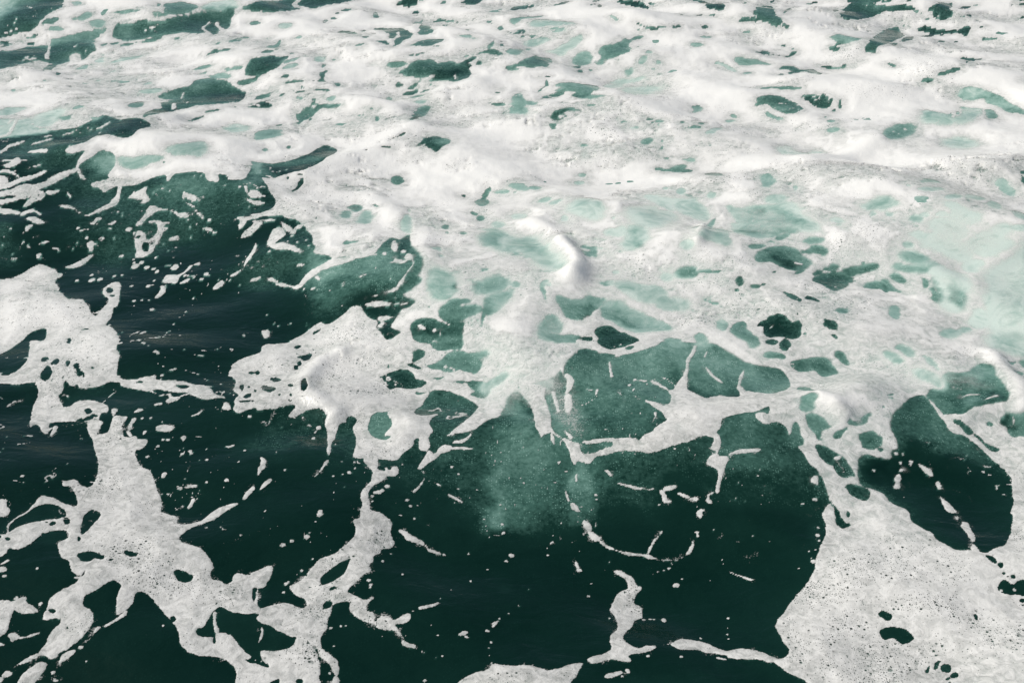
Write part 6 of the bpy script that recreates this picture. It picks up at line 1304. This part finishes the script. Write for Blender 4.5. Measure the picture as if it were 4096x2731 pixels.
F: 413,3335 447,3333 477,3317 503,3297 510,3273 522,3253 536,3253 515,3222 497,3195 497,3173 527,3157 528,3125 520,3088 491,3072 476,3015 445,2969 429,2931 442,2897 469,2873 489,2870 512,2888 546,2894 555,2878 520,2851 486,2841 461,2837 435,2826 450,2810 445,2796 421,2801 376,2808 351,2804 301,2783 285,2793 284,2808 304,2823 341,2832 379,2863 374,2910 384,2951 413,2990 414,3047 406,3093 393,3120 407,3156 429,3207 453,3236 477,3247 480,3268 466,3292 436,3312
F: 602,2905 632,2930 664,2950 719,2944 751,2931 783,2901 821,2878 869,2891 917,2884 973,2852 971,2846 1000,2825 980,2808 960,2814 912,2837 910,2826 866,2834 822,2841 821,2856 768,2862 740,2866 709,2883 644,2872 621,2886
F: 558,2890 603,2903 603,2906 558,2893
F: 342,2713 379,2723 408,2741 406,2751 377,2742 341,2723
F: 773,2837 809,2827 812,2835 776,2845
F: 907,3334 935,3309 992,3274 993,3276 937,3313 908,3335
H 0.05 3: 1439,3034 1454,3045 1475,3034 1489,3018 1477,2994 1456,2994 1446,3018
H 0.05 3: 1421,2955 1441,2968 1479,2970 1517,2957 1533,2939 1552,2911 1521,2895 1494,2887 1478,2902 1463,2923 1434,2907 1422,2925
H 0.05 3: 1800,3014 1810,3018 1814,3000 1802,2983 1798,2997
H 0.05 3: 1942,3151 1955,3177 1974,3195 1995,3191 2010,3170 2042,3188 2086,3189 2055,3105 2035,3106 2005,3120 1978,3116 1948,3130
D: 1956,3140,7,6 2009,3144,8,7
H 0.05 3: 1952,3328 1980,3313 1987,3291 1976,3273 1963,3292
H 0.05 3: 2007,3263 2000,3253 1992,3249 1987,3253 1988,3264 1994,3274 2003,3278 2008,3274
H 0.05 3: 2038,3206 2032,3198 2022,3195 2015,3198 2014,3206 2020,3214 2030,3217 2037,3214
H 0.05 3: 2006,3222 2000,3217 1992,3215 1985,3217 1983,3223 1988,3228 1997,3230 2004,3228
H 0.05 3: 2012,3206 2008,3202 2002,3200 1998,3202 1997,3207 2001,3211 2007,3213 2011,3211
H 0.05 3: 2038,3089 2029,3079 2016,3075 2006,3080 2005,3090 2014,3100 2027,3104 2037,3099
H 0.05 3: 2021,3066 2018,3062 2013,3060 2009,3062 2009,3067 2012,3071 2017,3073 2021,3071
H 0.07 3: 1595,2774 1611,2792 1633,2786 1642,2774 1631,2747 1607,2736 1589,2752
H 0.1 3: 1579,2798 1597,2810 1615,2805 1597,2785 1576,2748 1566,2766 1576,2782
H 0.1 4: 1528,2752 1554,2789 1571,2793 1562,2766 1541,2739
H 0.07 3: 1612,2727 1634,2744 1652,2734 1642,2712 1621,2709
H 0.1 2: 1614,2715 1610,2707 1601,2701 1593,2701 1590,2706 1595,2714 1603,2720 1611,2720
H 0.1 2: 1616,2692 1610,2686 1601,2685 1593,2688 1592,2694 1597,2700 1607,2702 1615,2698
H 0.06 3: 1336,2838 1332,2835 1326,2834 1320,2837 1320,2842 1324,2845 1330,2846 1336,2843
H 0.06 2: 1353,2782 1348,2776 1340,2774 1333,2776 1332,2782 1337,2788 1345,2790 1352,2788
H 0.05 3: 1305,3529 1330,3554 1359,3558 1347,3492 1320,3440 1318,3412 1300,3434 1295,3470
D: 1306,3485,9,10 1304,3448,4,5 1249,3328,8,8 1186,3301,5,4 1246,3384,4,4 1274,3391,4,4 1248,3346,3,3 1321,3536,5,5
H 0.05 3: 1417,3643 1441,3643 1431,3592 1419,3572 1451,3567 1478,3556 1457,3535 1426,3525 1413,3547 1399,3558
P 1.3: 1464,3312,202,133 1818,3237,150,69 1305,3204,167,107 1121,2961,83,92 1566,3062,166,107 1281,2928,126,86 1708,3307,130,74 1765,2896,157,158 2156,3474,35,156 1649,3480,136,106 1368,2792,165,83
P 0.8: -2314,4782,303,350 -1811,3978,102,265 -1715,3663,181,106
P 1: -1538,3387,223,199 -1340,3131,205,130 -1642,2884,82,76 -1132,3058,105,93
P 1.3: -600,3469,80,89 -771,3214,155,139 -864,2983,123,88 -805,2753,120,84 -595,3022,43,65
P 0.8: -80,2696,100,39 80,2714,140,46 458,3132,67,273
P 0.8: -2688,5391,299,371 -2414,5140,197,174
V 0.42: 179,4473 304,4460 341,4345 378,4096 314,4032 244,4056 191,4158 177,4365
V 0.3: 314,4020 405,4025 444,4014 427,3980 351,3959
V 0.35: 148,5090 238,5119 282,5014 251,4958 150,4888
V 0.4: 1432,6536 1673,6498 1751,6365 1771,6139 1587,6066 1428,6124
V 0.35: 2134,4668 2260,4627 2375,4633 2381,4501 2271,4498 2170,4518
V 0.3: 2853,5661 3103,5882 3224,5952 2825,4883 2692,5008 2703,5271
V 0.4: 2629,6176 2822,6371 2937,6202 3035,6093 3008,5901 2867,5861 2732,5840 2537,5975
V 0.35: 2498,5642 2622,5649 2631,5509 2537,5315 2467,5405
V 0.35: -192,4481 -84,4594 0,4595 0,4305 -79,4246 -136,4401
V 0.55: -56,4612 68,4773 186,4729 248,4568 272,4471 178,4397 107,4370 33,4462
V 0.5: 163,4451 228,4465 257,4357 287,4117 241,4097 199,4220
V 0.45: -164,4442 -28,4645 33,4627 65,4435 0,4381 -106,4248
"""
cov = np.ones((NV, NU), np.float32)
aer_glow = np.full((NV, NU), .30, np.float32)
pit = np.full((NV, NU), .16, np.float32)
milk = np.zeros((NV, NU), np.float32)
dist = np.full((NV, NU), .25, np.float32)     # metres to the nearest edge of the foam, for its thickness
WOB = (fbm(GX * 22, GY * 22, 5, 4, .6) * .0050 + fbm(GX * 7, GY * 7, 9, 2) * .0045) * (.55 + .16 * GY)
WOB = (WOB + fbm(GX * 55, GY * 45, 15, 2) * .0028).astype(np.float32)
FLK = fbm(GX * 26, GY * 22, 27, 3, .6)
RAG = np.maximum(fbm(GX * 9, GY * 8, 19, 4, .65) - .02, 0) * (.032 + .03 * smooth(GY, 4, 8))

DRX = .24 * fbm(GX * 2.4, GY * 2.4, 141, 5, .6)
DRY = .24 * fbm(GX * 2.4, GY * 2.4, 151, 5, .6)

def window(x0, x1, y0, y1):
    j0, j1 = np.searchsorted(Y, y0), np.searchsorted(Y, y1)
    if j1 <= j0:
        j0, j1 = max(j0 - 1, 0), min(j0 + 1, NV)
    va, vb = V[j0], V[min(j1, NV - 1)]
    lo, hi = min(x0 / va, x0 / vb), max(x1 / va, x1 / vb)
    i0, i1 = np.searchsorted(U, lo), np.searchsorted(U, hi)
    return max(j0, 0), min(j1 + 1, NV), max(i0 - 1, 0), min(i1 + 1, NU)

def rounded(p):
    q = np.roll(p, -1, 0)
    c = np.minimum(.22, .02 / (np.hypot(*(q - p).T) + 1e-6))[:, None]
    return np.stack((p * (1 - c) + q * c, p * c + q * (1 - c)), 1).reshape(-1, 2)

def signed_distance(p, reach):
    """distance into the outline p (positive inside) on the window it can touch"""
    x0, y0 = p.min(0) - reach
    x1, y1 = p.max(0) + reach
    j0, j1, i0, i1 = window(x0, x1, y0, y1)
    if j1 <= j0 or i1 <= i0:
        return None
    x, y = GX[j0:j1, i0:i1], GY[j0:j1, i0:i1]
    d = np.full(x.shape, reach, np.float32)
    q = np.roll(p, -1, 0)
    for (ax, ay), (bx, by) in zip(p, q):
        a0, a1, b0, b1 = window(min(ax, bx) - reach, max(ax, bx) + reach, min(ay, by) - reach, max(ay, by) + reach)
        a0, a1, b0, b1 = max(a0, j0), min(a1, j1), max(b0, i0), min(b1, i1)
        if a1 <= a0 or b1 <= b0:
            continue
        s = (slice(a0 - j0, a1 - j0), slice(b0 - i0, b1 - i0))
        ex, ey = bx - ax, by - ay
        px, py = x[s] - ax, y[s] - ay
        t = np.clip((px * ex + py * ey) / (ex * ex + ey * ey + 1e-12), 0, 1)
        d[s] = np.minimum(d[s], np.hypot(px - t * ex, py - t * ey))
    inside = np.zeros(x.shape, bool)
    ay, by = p[:, 1], q[:, 1]
    for k, j in enumerate(range(j0, j1)):
        yy = Y[j]
        hit = (ay > yy) != (by > yy)
        if hit.any():
            xs = np.sort(p[hit, 0] + (yy - ay[hit]) / (by[hit] - ay[hit]) * (q[hit, 0] - p[hit, 0]))
            inside[k] = np.searchsorted(xs, x[k]) % 2 == 1
    return (slice(j0, j1), slice(i0, i1)), np.where(inside, d, -d)

def pts(s):
    return [tuple(float(v) * .001 for v in t.split(',')) for t in s.split()]

for line in LAYOUT.strip().splitlines():
    head, body = line.split(':')
    head = head.split()
    kind, val = head[0], [float(v) for v in head[1:]]
    P_ = pts(body)
    if kind == 'V':
        r = signed_distance(rounded(np.array(P_)), .2)
        s, d = r
        cov[s] = np.maximum(cov[s], val[0] * smooth(d + 4 * WOB[s], -.09, .09))
    elif kind in 'HF':
        r = signed_distance(rounded(np.array(P_)), .2)
        if r is None:
            continue
        s, d = r
        d = d + WOB[s]
        if kind == 'H' and val[0] > .055:
            d = d - RAG[s] * (1 if val[0] < .6 else .5)
        if kind == 'H':
            w = np.maximum(val[1] * .001 * (1.0 + 1.6 * smooth(val[0], .2, .6)) * (1 + 2.2 * milk[s]), .004)
            w = np.minimum(w, max(.75 * float(d.max()), .004))
            d = d + .75 * w * milk[s]
            cov[s] = np.minimum(cov[s], 1 - smooth(d, -w, w))
            dist[s] = np.minimum(dist[s], np.maximum(-d, 0))
            k = smooth(d, -.05, .0)
            a = val[0] + (.05 + .30 * milk[s]) * np.exp(-np.maximum(d, 0) / .09)
            aer_glow[s] = aer_glow[s] * (1 - k) + a * k
        else:
            w = .0055
            fringe = smooth(d, -.035, .0) * smooth(FLK[s], -.2, .5) * .42
            cov[s] = np.maximum(cov[s], np.maximum(smooth(d, -w, w), fringe))
            dist[s] = np.where(d > 0, np.maximum(dist[s] * (cov[s] < .5), d), dist[s])
    elif kind == 'D':
        for x, y, rx, ry in P_:
            j0, j1, i0, i1 = window(x - rx * 2, x + rx * 2, y - ry * 2, y + ry * 2)
            s = (slice(j0, j1), slice(i0, i1))
            e = np.hypot((GX[s] - x) / (rx + 1e-4), (GY[s] - y) / (ry + 1e-4)) + WOB[s] / (rx + .006) * 1.2 + .28 * FLK[s]
            cov[s] = np.maximum(cov[s], (1 - smooth(e, .70, 1.2)) * (.78 + .35 * FLK[s]))
            dist[s] = np.where(e < 1, np.maximum(dist[s] * (cov[s] < .5), (1 - e) * rx), dist[s])
    else:
        for x, y, rx, ry in P_:
            j0, j1, i0, i1 = window(x - rx * 2.5 - .15, x + rx * 2.5 + .15, y - ry * 2.5 - .15, y + ry * 2.5 + .15)
            s = (slice(j0, j1), slice(i0, i1))
            e = ((GX[s] + DRX[s] - x) / rx) ** 2 + ((GY[s] + DRY[s] - y) / ry) ** 2
            k = np.exp(-e) - .002
            k = np.clip(k * (1 + .5 * fbm(GX[s] * 6, GY[s] * 6, 31, 3)), 0, 1)
            if kind == 'S':
                milk[s] = np.maximum(milk[s], np.clip(val[0] * k * 1.25, 0, 1))
            elif kind == 'B':
                aer_glow[s] = aer_glow[s] * (1 - k) + val[0] * k
            else:
                pit[s] = np.maximum(pit[s], np.clip(val[0] * k, 0, 1.3))

# fine threads and single bubbles strung out over the dark water
for sc, sd in ((1.9, 171), (3.7, 271)):
    lines = np.abs(fbm(GX * sc + 3 * DRX, GY * sc * 1.2 + 3 * DRY, sd, 3, .5))
    patchy = smooth(fbm(GX * 1.3, GY * 1.3, sd + 6, 3), -.12, .22) * smooth(GY, 3.0, 4.0)
    beads = smooth(fbm(GX * 30, GY * 30, sd + 10, 2), -.1, .3)
    cov = np.maximum(cov, .9 * (1 - smooth(lines, .003 * sc, .0085 * sc)) * patchy * beads * (1 - milk))
crumbs = smooth(vnoise(GX * 75, GY * 58, 191), .88, .975) * smooth(fbm(GX * 3, GY * 3, 193, 3), -.05, .3)
cov = np.maximum(cov, .8 * crumbs * (1 - milk) * smooth(GY, 2.9, 3.8))

# beyond the water in view the same broken foam goes on
far_lace = fbm(GX * .9, GY * .9, 71, 5, .55) + .35 * fbm(GX * 5, GY * 5, 83, 3)
out_cov = smooth(np.abs(far_lace) - .06 + np.clip((GY - 7) * .03, -.1, .13) - .17 * smooth(GY, 12, 20) - .26 * smooth(-GX, -.5, .5) * smooth(-GY, -8.0, -6.0), -.05, .07)
ya, yb = CAM_H / math.tan(math.radians(PITCH + 17.3)), CAM_H / math.tan(math.radians(PITCH - 17.3))
over = np.maximum.reduce((np.abs(GX) - UM * (GY + Y0), ya - GY, (GY - yb) * .35))
k = smooth(over - .35 * (fbm(GX * 1.2, GY * 1.2, 91, 4) + .6), .0, .12).astype(np.float32)
cov = cov * (1 - k) + out_cov.astype(np.float32) * k
aer_glow = aer_glow * (1 - k) + k * np.clip(.06 + .30 * fbm(GX * 1.1, GY * 1.1, 101, 4), .02, .6)
dist = dist * (1 - k) + k * .08 * out_cov

# the beaten foam is full of thin places, drawn out along the crests
ca, sa = math.cos(math.radians(9)), math.sin(math.radians(9))
RX, RY = GX * ca + GY * sa, -GX * sa + GY * ca
thinner = fbm(RX * 1.6 + .5 * fbm(GX * 2, GY * 2, 113, 3), RY * 2.6, 107, 5, .62)
near = smooth(GY, 3.4, 6.0)
crest = np.zeros_like(GX)                     # freshly heaped crests are solid white
for hh, w, P_ in RIDGES:
    if hh > .021 and w < .13:
        crest = np.maximum(crest, min(1, hh * 14) * sea_crest(GX, GY, w, P_))
speck = fbm(RX * 13, RY * 24, 163, 3, .6)
gap = smooth(speck, .30, .46) * smooth(thinner, -.08, .2) * near * (1 - crest)
cov = cov * (1 - .52 * gap * (1 - k))
veil = smooth(thinner, -.05, .5) * near * (1 - crest)
pit = np.maximum(pit, .9 * smooth(thinner, -.15, .25) * near) * (1 - crest)
under = fbm(GX * .8, GY * .8, 131, 3)
aer_glow = np.where(cov > .5, np.clip(aer_glow + .25 * under, .2 + .25 * near, .95), aer_glow)
aer_glow = aer_glow + .07 * smooth(GY, 7, 10) + .22 * milk * (cov > .5)  # distant water lightened in colour to stand in for grazing sky reflection

# foam that was only just beaten is thick and heaped; old rafts are thin
near = smooth(GY, 3.2, 6.8)
thick = smooth(dist, .0, .10) * (.25 + .75 * near)
lumps = fbm(RX * 1.5, RY * 3.0, 41, 5, .55)
lumps2 = fbm(GX * 11, GY * 10, 47, 3, .55)
heap = smooth(dist, .0, .16)
ZF = HGT + .0015 + cov ** 2 * (.002 + heap * (.010 + .024 * lumps * near + .004 * lumps2) * (1 - crest) + .015 * crest)
pit = np.clip(pit * (1.15 - .55 * near), 0, 1.3)
sw = fbm(GX * 2.6 + DRX * 5, GY * 2.3 + DRY * 5, 201, 4, .5)
web = 1 - smooth(np.abs(sw), .02, .24)
old = fbm(GX * 2.3, GY * 2.3, 207, 4, .6)
thick = np.clip(thick * .8 + .35 * near + .3 * lumps * near - .95 * veil + .45 * old * (1 - near)
                - milk * (.68 - 1.05 * web) * (1 - crest) + crest, 0, 1)

# ------------------------------------------------------------------ meshes
def build(name, verts, quads, attrs, mat):
    me = bpy.data.meshes.new(name)
    me.vertices.add(len(verts))
    me.vertices.foreach_set('co', verts.astype(np.float32).ravel())
    me.loops.add(len(quads) * 4)
    me.loops.foreach_set('vertex_index', quads.astype(np.int32).ravel())
    me.polygons.add(len(quads))
    me.polygons.foreach_set('loop_start', np.arange(0, len(quads) * 4, 4, dtype=np.int32))
    me.polygons.foreach_set('use_smooth', np.ones(len(quads), bool))
    me.update(calc_edges=True)
    for k, v in attrs.items():
        a = me.attributes.new(k, 'FLOAT', 'POINT')
        a.data.foreach_set('value', v.astype(np.float32).ravel())
    me.materials.append(mat)
    ob = bpy.data.objects.new(name, me)
    col.objects.link(ob)
    return ob

def grid_quads(nv, nu):
    a = (np.arange(nv - 1)[:, None] * nu + np.arange(nu - 1)[None, :]).ravel()
    return np.stack((a, a + 1, a + nu + 1, a + nu), 1)

sj, si = slice(0, NV, 2), slice(0, NU, 2)
wv = np.stack((GX[sj, si], GY[sj, si], HGT[sj, si]), -1)
sea = build('water', wv.reshape(-1, 3), grid_quads(wv.shape[0], wv.shape[1]), {'aeration_glow': aer_glow[sj, si]}, WATER)
sea['kind'] = 'structure'

# rafts of foam that hang together
solid = cov > .5
label = np.full((NV, NU), -1, np.int32)
parent = []
def find(a):
    while parent[a] != a:
        parent[a] = parent[parent[a]]
        a = parent[a]
    return a
prev = []
for j in range(NV):
    e = np.flatnonzero(np.diff(np.concatenate(([0], solid[j].astype(np.int8), [0]))))
    runs, q = [], 0
    for a, b in zip(e[::2], e[1::2]):
        n = len(parent)
        parent.append(n)
        while q < len(prev) and prev[q][1] < a:
            q += 1
        t = q
        while t < len(prev) and prev[t][0] <= b:
            ra, rb = find(n), find(prev[t][2])
            if ra != rb:
                parent[max(ra, rb)] = min(ra, rb)
            t += 1
        label[j, a:b] = n
        runs.append((a, b, n))
    prev = runs
root = np.array([find(i) for i in range(len(parent))])
label = np.where(label >= 0, root[label], -1)

# the big sheets meet one another; each part of the sea has its own
SHEETS = [
    ('foam_band', 'bright white foam band sweeping across the upper left between dark streaks', [(-3.42, 8.74, 0), (-4.05, 8.75, 0), (-2.92, 9.56, 0), (-2.39, 7.55, 0)]),
    ('far_foam_field', 'far white foam field along the top with small dark gaps', [(-1.55, 10.71, 0), (0.93, 10.35, 0), (-0.48, 10.7, 0)]),
    ('far_foam_field', 'far foam at the upper right with dark lens shaped gaps', [(3.39, 10.44, 0), (4.16, 9.68, 0), (1.93, 10.17, 0)]),
    ('whitewater_sheet', 'wide sheet of bright whitewater across the middle of the upper half', [(-1.14, 8.09, 0), (0.41, 7.77, 0), (1.35, 8.7, 0), (-0.99, 6.67, 0)]),
    ('whitewater_sheet', 'thick milky whitewater at right with pale turquoise gaps', [(2.33, 6.31, 0), (2.65, 7.71, 0), (2.85, 6.24, 0), (1.17, 5.83, 0), (2.73, 5.47, 0)]),
    ('foam_crest', 'smooth rounded white foam crest standing up in the centre', [(0.34, 5.5, 0.25), (0.23, 5.95, 0.25)]),
    ('foam_tongue', 'foam tongue with a curled bright rim reaching into dark water left of centre', [(-0.9, 4.62, 0), (-1.17, 4.78, 0), (-0.87, 5.12, 0), (-0.54, 4.15, 0), (-0.59, 4.04, 0)]),
    ('foam_spill', 'foam spilling down below the rounded crest over turquoise water', [(0.12, 5.21, 0), (-0.09, 4.91, 0), (0.08, 4.62, 0), (0.13, 4.22, 0)]),
    ('foam_streamer', 'pale foam streamer stretching across the green water below the crest', [(0.88, 4.21, 0), (0.5, 3.99, 0), (1.17, 4.32, 0)]),
    ('foam_lattice', 'foam lattice around dark gaps at right below the whitewater', [(1.66, 4.66, 0), (1.75, 4.23, 0), (1.76, 5.33, 0), (1.05, 5.36, 0), (1.44, 3.99, 0)]),
    ('foam_ridge', 'thick bright foam ridge rising at the right edge', [(2.5, 4.48, 0), (2.36, 4.3, 0), (2.36, 4.06, 0)]),
    ('foam_raft', 'large speckled foam raft filling the lower right corner', [(1.46, 3.16, 0), (1.73, 2.93, 0), (1.16, 2.79, 0), (1.55, 3.63, 0)]),
    ('foam_lace', 'broad foam patch at the left edge with dark oval holes', [(-2.69, 5.39, 0), (-2.26, 4.71, 0), (-2.26, 4.37, 0), (-1.75, 4.5, 0)]),
    ('foam_lace', 'speckled foam lace in the lower left with finger shaped gaps', [(-1.52, 3.31, 0), (-1.78, 3.89, 0), (-1.68, 2.88, 0), (-1.26, 2.99, 0)]),
    ('foam_strand', 'forked foam strand running down the lower left of centre', [(-0.73, 3.24, 0), (-0.86, 2.95, 0), (-0.82, 2.73, 0), (-0.58, 3.5, 0)]),
    ('foam_strand', 'winding white foam strand on black green water at bottom centre', [(0.45, 3.13, 0), (0.33, 2.82, 0)]),
    ('foam_streak', 'narrow foam streak trailing along the bottom toward the corner raft', [(0.71, 2.91, 0), (0.91, 2.86, 0)]),
    ('foam_mound', 'low foam mound cut by the bottom edge', [(0.08, 2.71, 0), (-0.08, 2.7, 0)]),
]
SHORT = [
    'upper left band', 'far top field', 'upper right field', 'middle whitewater', 'milky right whitewater', 'rounded crest', 'curled tongue', 'spill below crest', 'green water streamer', 'right lattice', 'right edge ridge', 'corner raft', 'left edge lace', 'lower left lace', 'forked strand', 'winding bottom strand', 'bottom streak', 'bottom mound'
]
cell = np.gradient(GX, axis=1) * np.gradient(GY, axis=0)
ids, inv = np.unique(label.ravel(), return_inverse=True)
area = np.bincount(inv, weights=cell.ravel())
big = {i for i, a in zip(ids, area) if i >= 0 and a > .16}
seed = np.zeros((NV, NU), np.int32)
best = np.full((NV, NU), 1e9)
wx, wy = GX + .25 * fbm(GX * 1.5, GY * 1.5, 61, 3), GY + .25 * fbm(GX * 1.5, GY * 1.5, 67, 3)
for n, (nm, lab, spots) in enumerate(SHEETS):
    for sx, sy, r in spots:
        d = np.hypot(wx - sx, (wy - sy) * .7) - r
        m = d < best
        best[m] = d[m]
        seed[m] = n
order = sorted((i for i in ids if i >= 0 and i not in big), key=lambda i: -area[np.searchsorted(ids, i)])
inner = {}
jj, ii = np.nonzero(label >= 0)
view = (np.abs(GX) < UM * (GY + Y0)) & (GY > ya) & (GY < yb)
seen_ids = set(np.unique(label[view]))
flecks = [i for i in order if i in seen_ids][:260]
code = np.full(ids.max() + 2, -2, np.int32)
for n, i in enumerate(flecks):
    code[i] = 100 + n
for i in big:
    code[i] = -3
lab2 = np.where(label >= 0, code[label], -1)
lab2 = np.where(lab2 == -3, seed, lab2)
lab2 = np.where(lab2 == -2, 99, lab2)          # countless specks

def pieces(code):
    """connected pieces of equal code >= 0"""
    out = np.full(code.shape, -1, np.int32)
    par, prev = [], []
    def find(a):
        while par[a] != a:
            par[a] = par[par[a]]
            a = par[a]
        return a
    for j in range(code.shape[0]):
        row = code[j]
        e = np.concatenate(([0], np.flatnonzero(np.diff(row)) + 1, [code.shape[1]]))
        runs, q = [], 0
        for a, b in zip(e[:-1], e[1:]):
            c = row[a]
            if c < 0:
                continue
            n = len(par)
            par.append(n)
            while q < len(prev) and prev[q][1] <= a:
                q += 1
            t = q
            while t < len(prev) and prev[t][0] < b:
                if prev[t][3] == c:
                    ra, rb = find(n), find(prev[t][2])
                    if ra != rb:
                        par[max(ra, rb)] = min(ra, rb)
                t += 1
            out[j, a:b] = n
            runs.append((a, b, n, c))
        prev = runs
    r = np.array([find(i) for i in range(len(par))])
    return np.where(out >= 0, r[out], -1)

def spread(code, where, times):
    for _ in range(times):
        grown = code.copy()
        for dj, di in ((1, 0), (-1, 0), (0, 1), (0, -1)):
            sh = np.roll(code, (dj, di), (0, 1))
            grown = np.where((grown < 0) & (sh >= 0) & where, sh, grown)
        if (grown == code).all():
            break
        code = grown
    return code

# a sheet is one piece: scraps of it that lie apart go to the sheet they touch, or stand alone
sheet_code = np.where((lab2 >= 0) & (lab2 < 90), lab2, -1)
pc = pieces(sheet_code)
pid, pin = np.unique(pc.ravel(), return_inverse=True)
parea = np.bincount(pin, weights=cell.ravel())
owner = {p: sheet_code.ravel()[np.argmax(pin == n)] for n, p in enumerate(pid) if p >= 0}
main = {}
for n, p in enumerate(pid):
    if p >= 0 and parea[n] > main.get(owner[p], (0, 0))[0]:
        main[owner[p]] = (parea[n], p)
mains = {v[1] for v in main.values()}
ok = np.isin(pc, list(mains))
sheet_mask = sheet_code >= 0
sheet_code = spread(np.where(ok, sheet_code, -1), sheet_mask, 400)
lab2 = np.where(sheet_mask, sheet_code, lab2)
lost = pieces(np.where(sheet_mask & (sheet_code < 0), 0, -1))
nxt = 100 + len(flecks)
for p in np.unique(lost[lost >= 0]):
    m = lost == p
    lab2[m] = nxt if m.sum() > 12 else 99
    nxt += m.sum() > 12
lab2 = spread(lab2, np.ones_like(lab2, bool), 10)   # thin rims go with the raft they fringe
lab2 = np.where(lab2 < 0, 98, lab2)

quads = grid_quads(NV, NU)
qcv = cov.ravel()[quads]
ql = lab2.ravel()[quads][np.arange(len(quads)), qcv.argmax(1)]
ql = np.where(qcv.max(1) > .04, ql, -1).reshape(NV - 1, NU - 1)
pc = pieces(np.where((ql == 98) | (ql == 99), -1, ql))
pid, first, cnt = np.unique(pc.ravel(), return_index=True, return_counts=True)
biggest = {}
for p, f, c in zip(pid, first, cnt):
    if p >= 0 and c > biggest.get(ql.ravel()[f], (0, 0))[0]:
        biggest[ql.ravel()[f]] = (c, p)
for p, f, c in zip(pid, first, cnt):
    if p >= 0 and biggest[ql.ravel()[f]][1] != p:
        alone = c >= 60 and ql.ravel()[f] < 90
        ql[pc == p] = nxt if alone else 99
        nxt += alone
ql = ql.ravel()
quads, ql = quads[ql >= 0], ql[ql >= 0]
FV = np.stack((GX, GY, ZF), -1).reshape(-1, 3)
FA = {'coverage': cov.ravel(), 'pitting': pit.ravel(), 'thickness': thick.ravel(), 'milkiness': milk.ravel()}

def foam_object(name, faces):
    used, loc = np.unique(faces, return_inverse=True)
    return build(name, FV[used], loc.reshape(-1, 4), {k: v[used] for k, v in FA.items()}, FOAM)

srt = np.argsort(ql, kind='stable')
quads, ql = quads[srt], ql[srt]
cuts = np.flatnonzero(np.diff(ql)) + 1
shore, loose = [], []
for faces, code_ in zip(np.split(quads, cuts), ql[np.concatenate(([0], cuts))]):
    if code_ < 98:
        nm, lab, _ = SHEETS[code_][:3]
        o = foam_object(nm, faces)
        o['label'], o['category'], o['group'] = lab, 'foam', 'sheets of sea foam'
        shore.append((SHORT[code_], FV[faces[::5, 0], :2]))
    elif code_ in (98, 99):
        o = foam_object('foam_film' if code_ == 98 else 'foam_specks', faces)
        o['kind'] = 'stuff'
        o['label'] = 'faint broken film of foam between the larger sheets' if code_ == 98 else 'countless tiny white foam specks scattered over the water'
        o['category'] = 'foam'
    else:
        o = foam_object('foam_fleck', faces)
        p = FV[faces.ravel(), :2]
        loose.append((o, p.mean(0), np.ptp(p, 0), len(faces)))

# which fleck is which: by its look, the sheet it floats beside, and its place among its likes there
kin = {}
for o, c, ext, nf in loose:
    near_ = min(((np.hypot(*(P_ - c).T).min(), s, P_) for s, P_ in shore), key=lambda q: q[0])
    q = near_[2][np.hypot(*(near_[2] - c).T).argmin()]
    dx, dy = c[0] - q[0], (c[1] - q[1]) * .6
    side = ('right of' if dx > 0 else 'left of') if abs(dx) > abs(dy) else ('behind' if dy > 0 else 'in front of')
    shape = 'long' if ext[0] > 2.4 * ext[1] else 'slender' if ext[1] > 2.4 * ext[0] else 'rounded'
    size = 'large' if ext[0] * ext[1] > .02 else 'small' if ext[0] * ext[1] > .003 else 'tiny'
    kin.setdefault((size, shape, side, near_[1]), []).append((o, c))
COUNT = ['', 'second ', 'third ', 'fourth ', 'fifth ', 'sixth ', 'seventh ', 'eighth ', 'ninth ', 'tenth ', 'eleventh ', 'twelfth ', 'thirteenth ', 'fourteenth ']
for (size, shape, side, sheet), members in kin.items():
    members.sort(key=lambda m: m[1][0] / (m[1][1] + Y0))
    for n, (o, c) in enumerate(members):
        base = '%s %s foam fleck %s the %s' % (size, shape, side, sheet)
        if len(members) > 1:
            m = len(members) - 1 - n
            if n == 0 or m == 0:
                rank = 'leftmost' if n == 0 else 'rightmost'
            elif min(n, m) < len(COUNT):
                rank = COUNT[n] + 'from left' if n <= m else COUNT[m] + 'from right'
            else:
                rank = 'midway'
            base = '%s %s foam fleck, %s of those %s the %s' % (size, shape, rank, side, sheet)
        o['label'], o['category'], o['group'] = base, 'foam', 'loose foam flecks on the water'
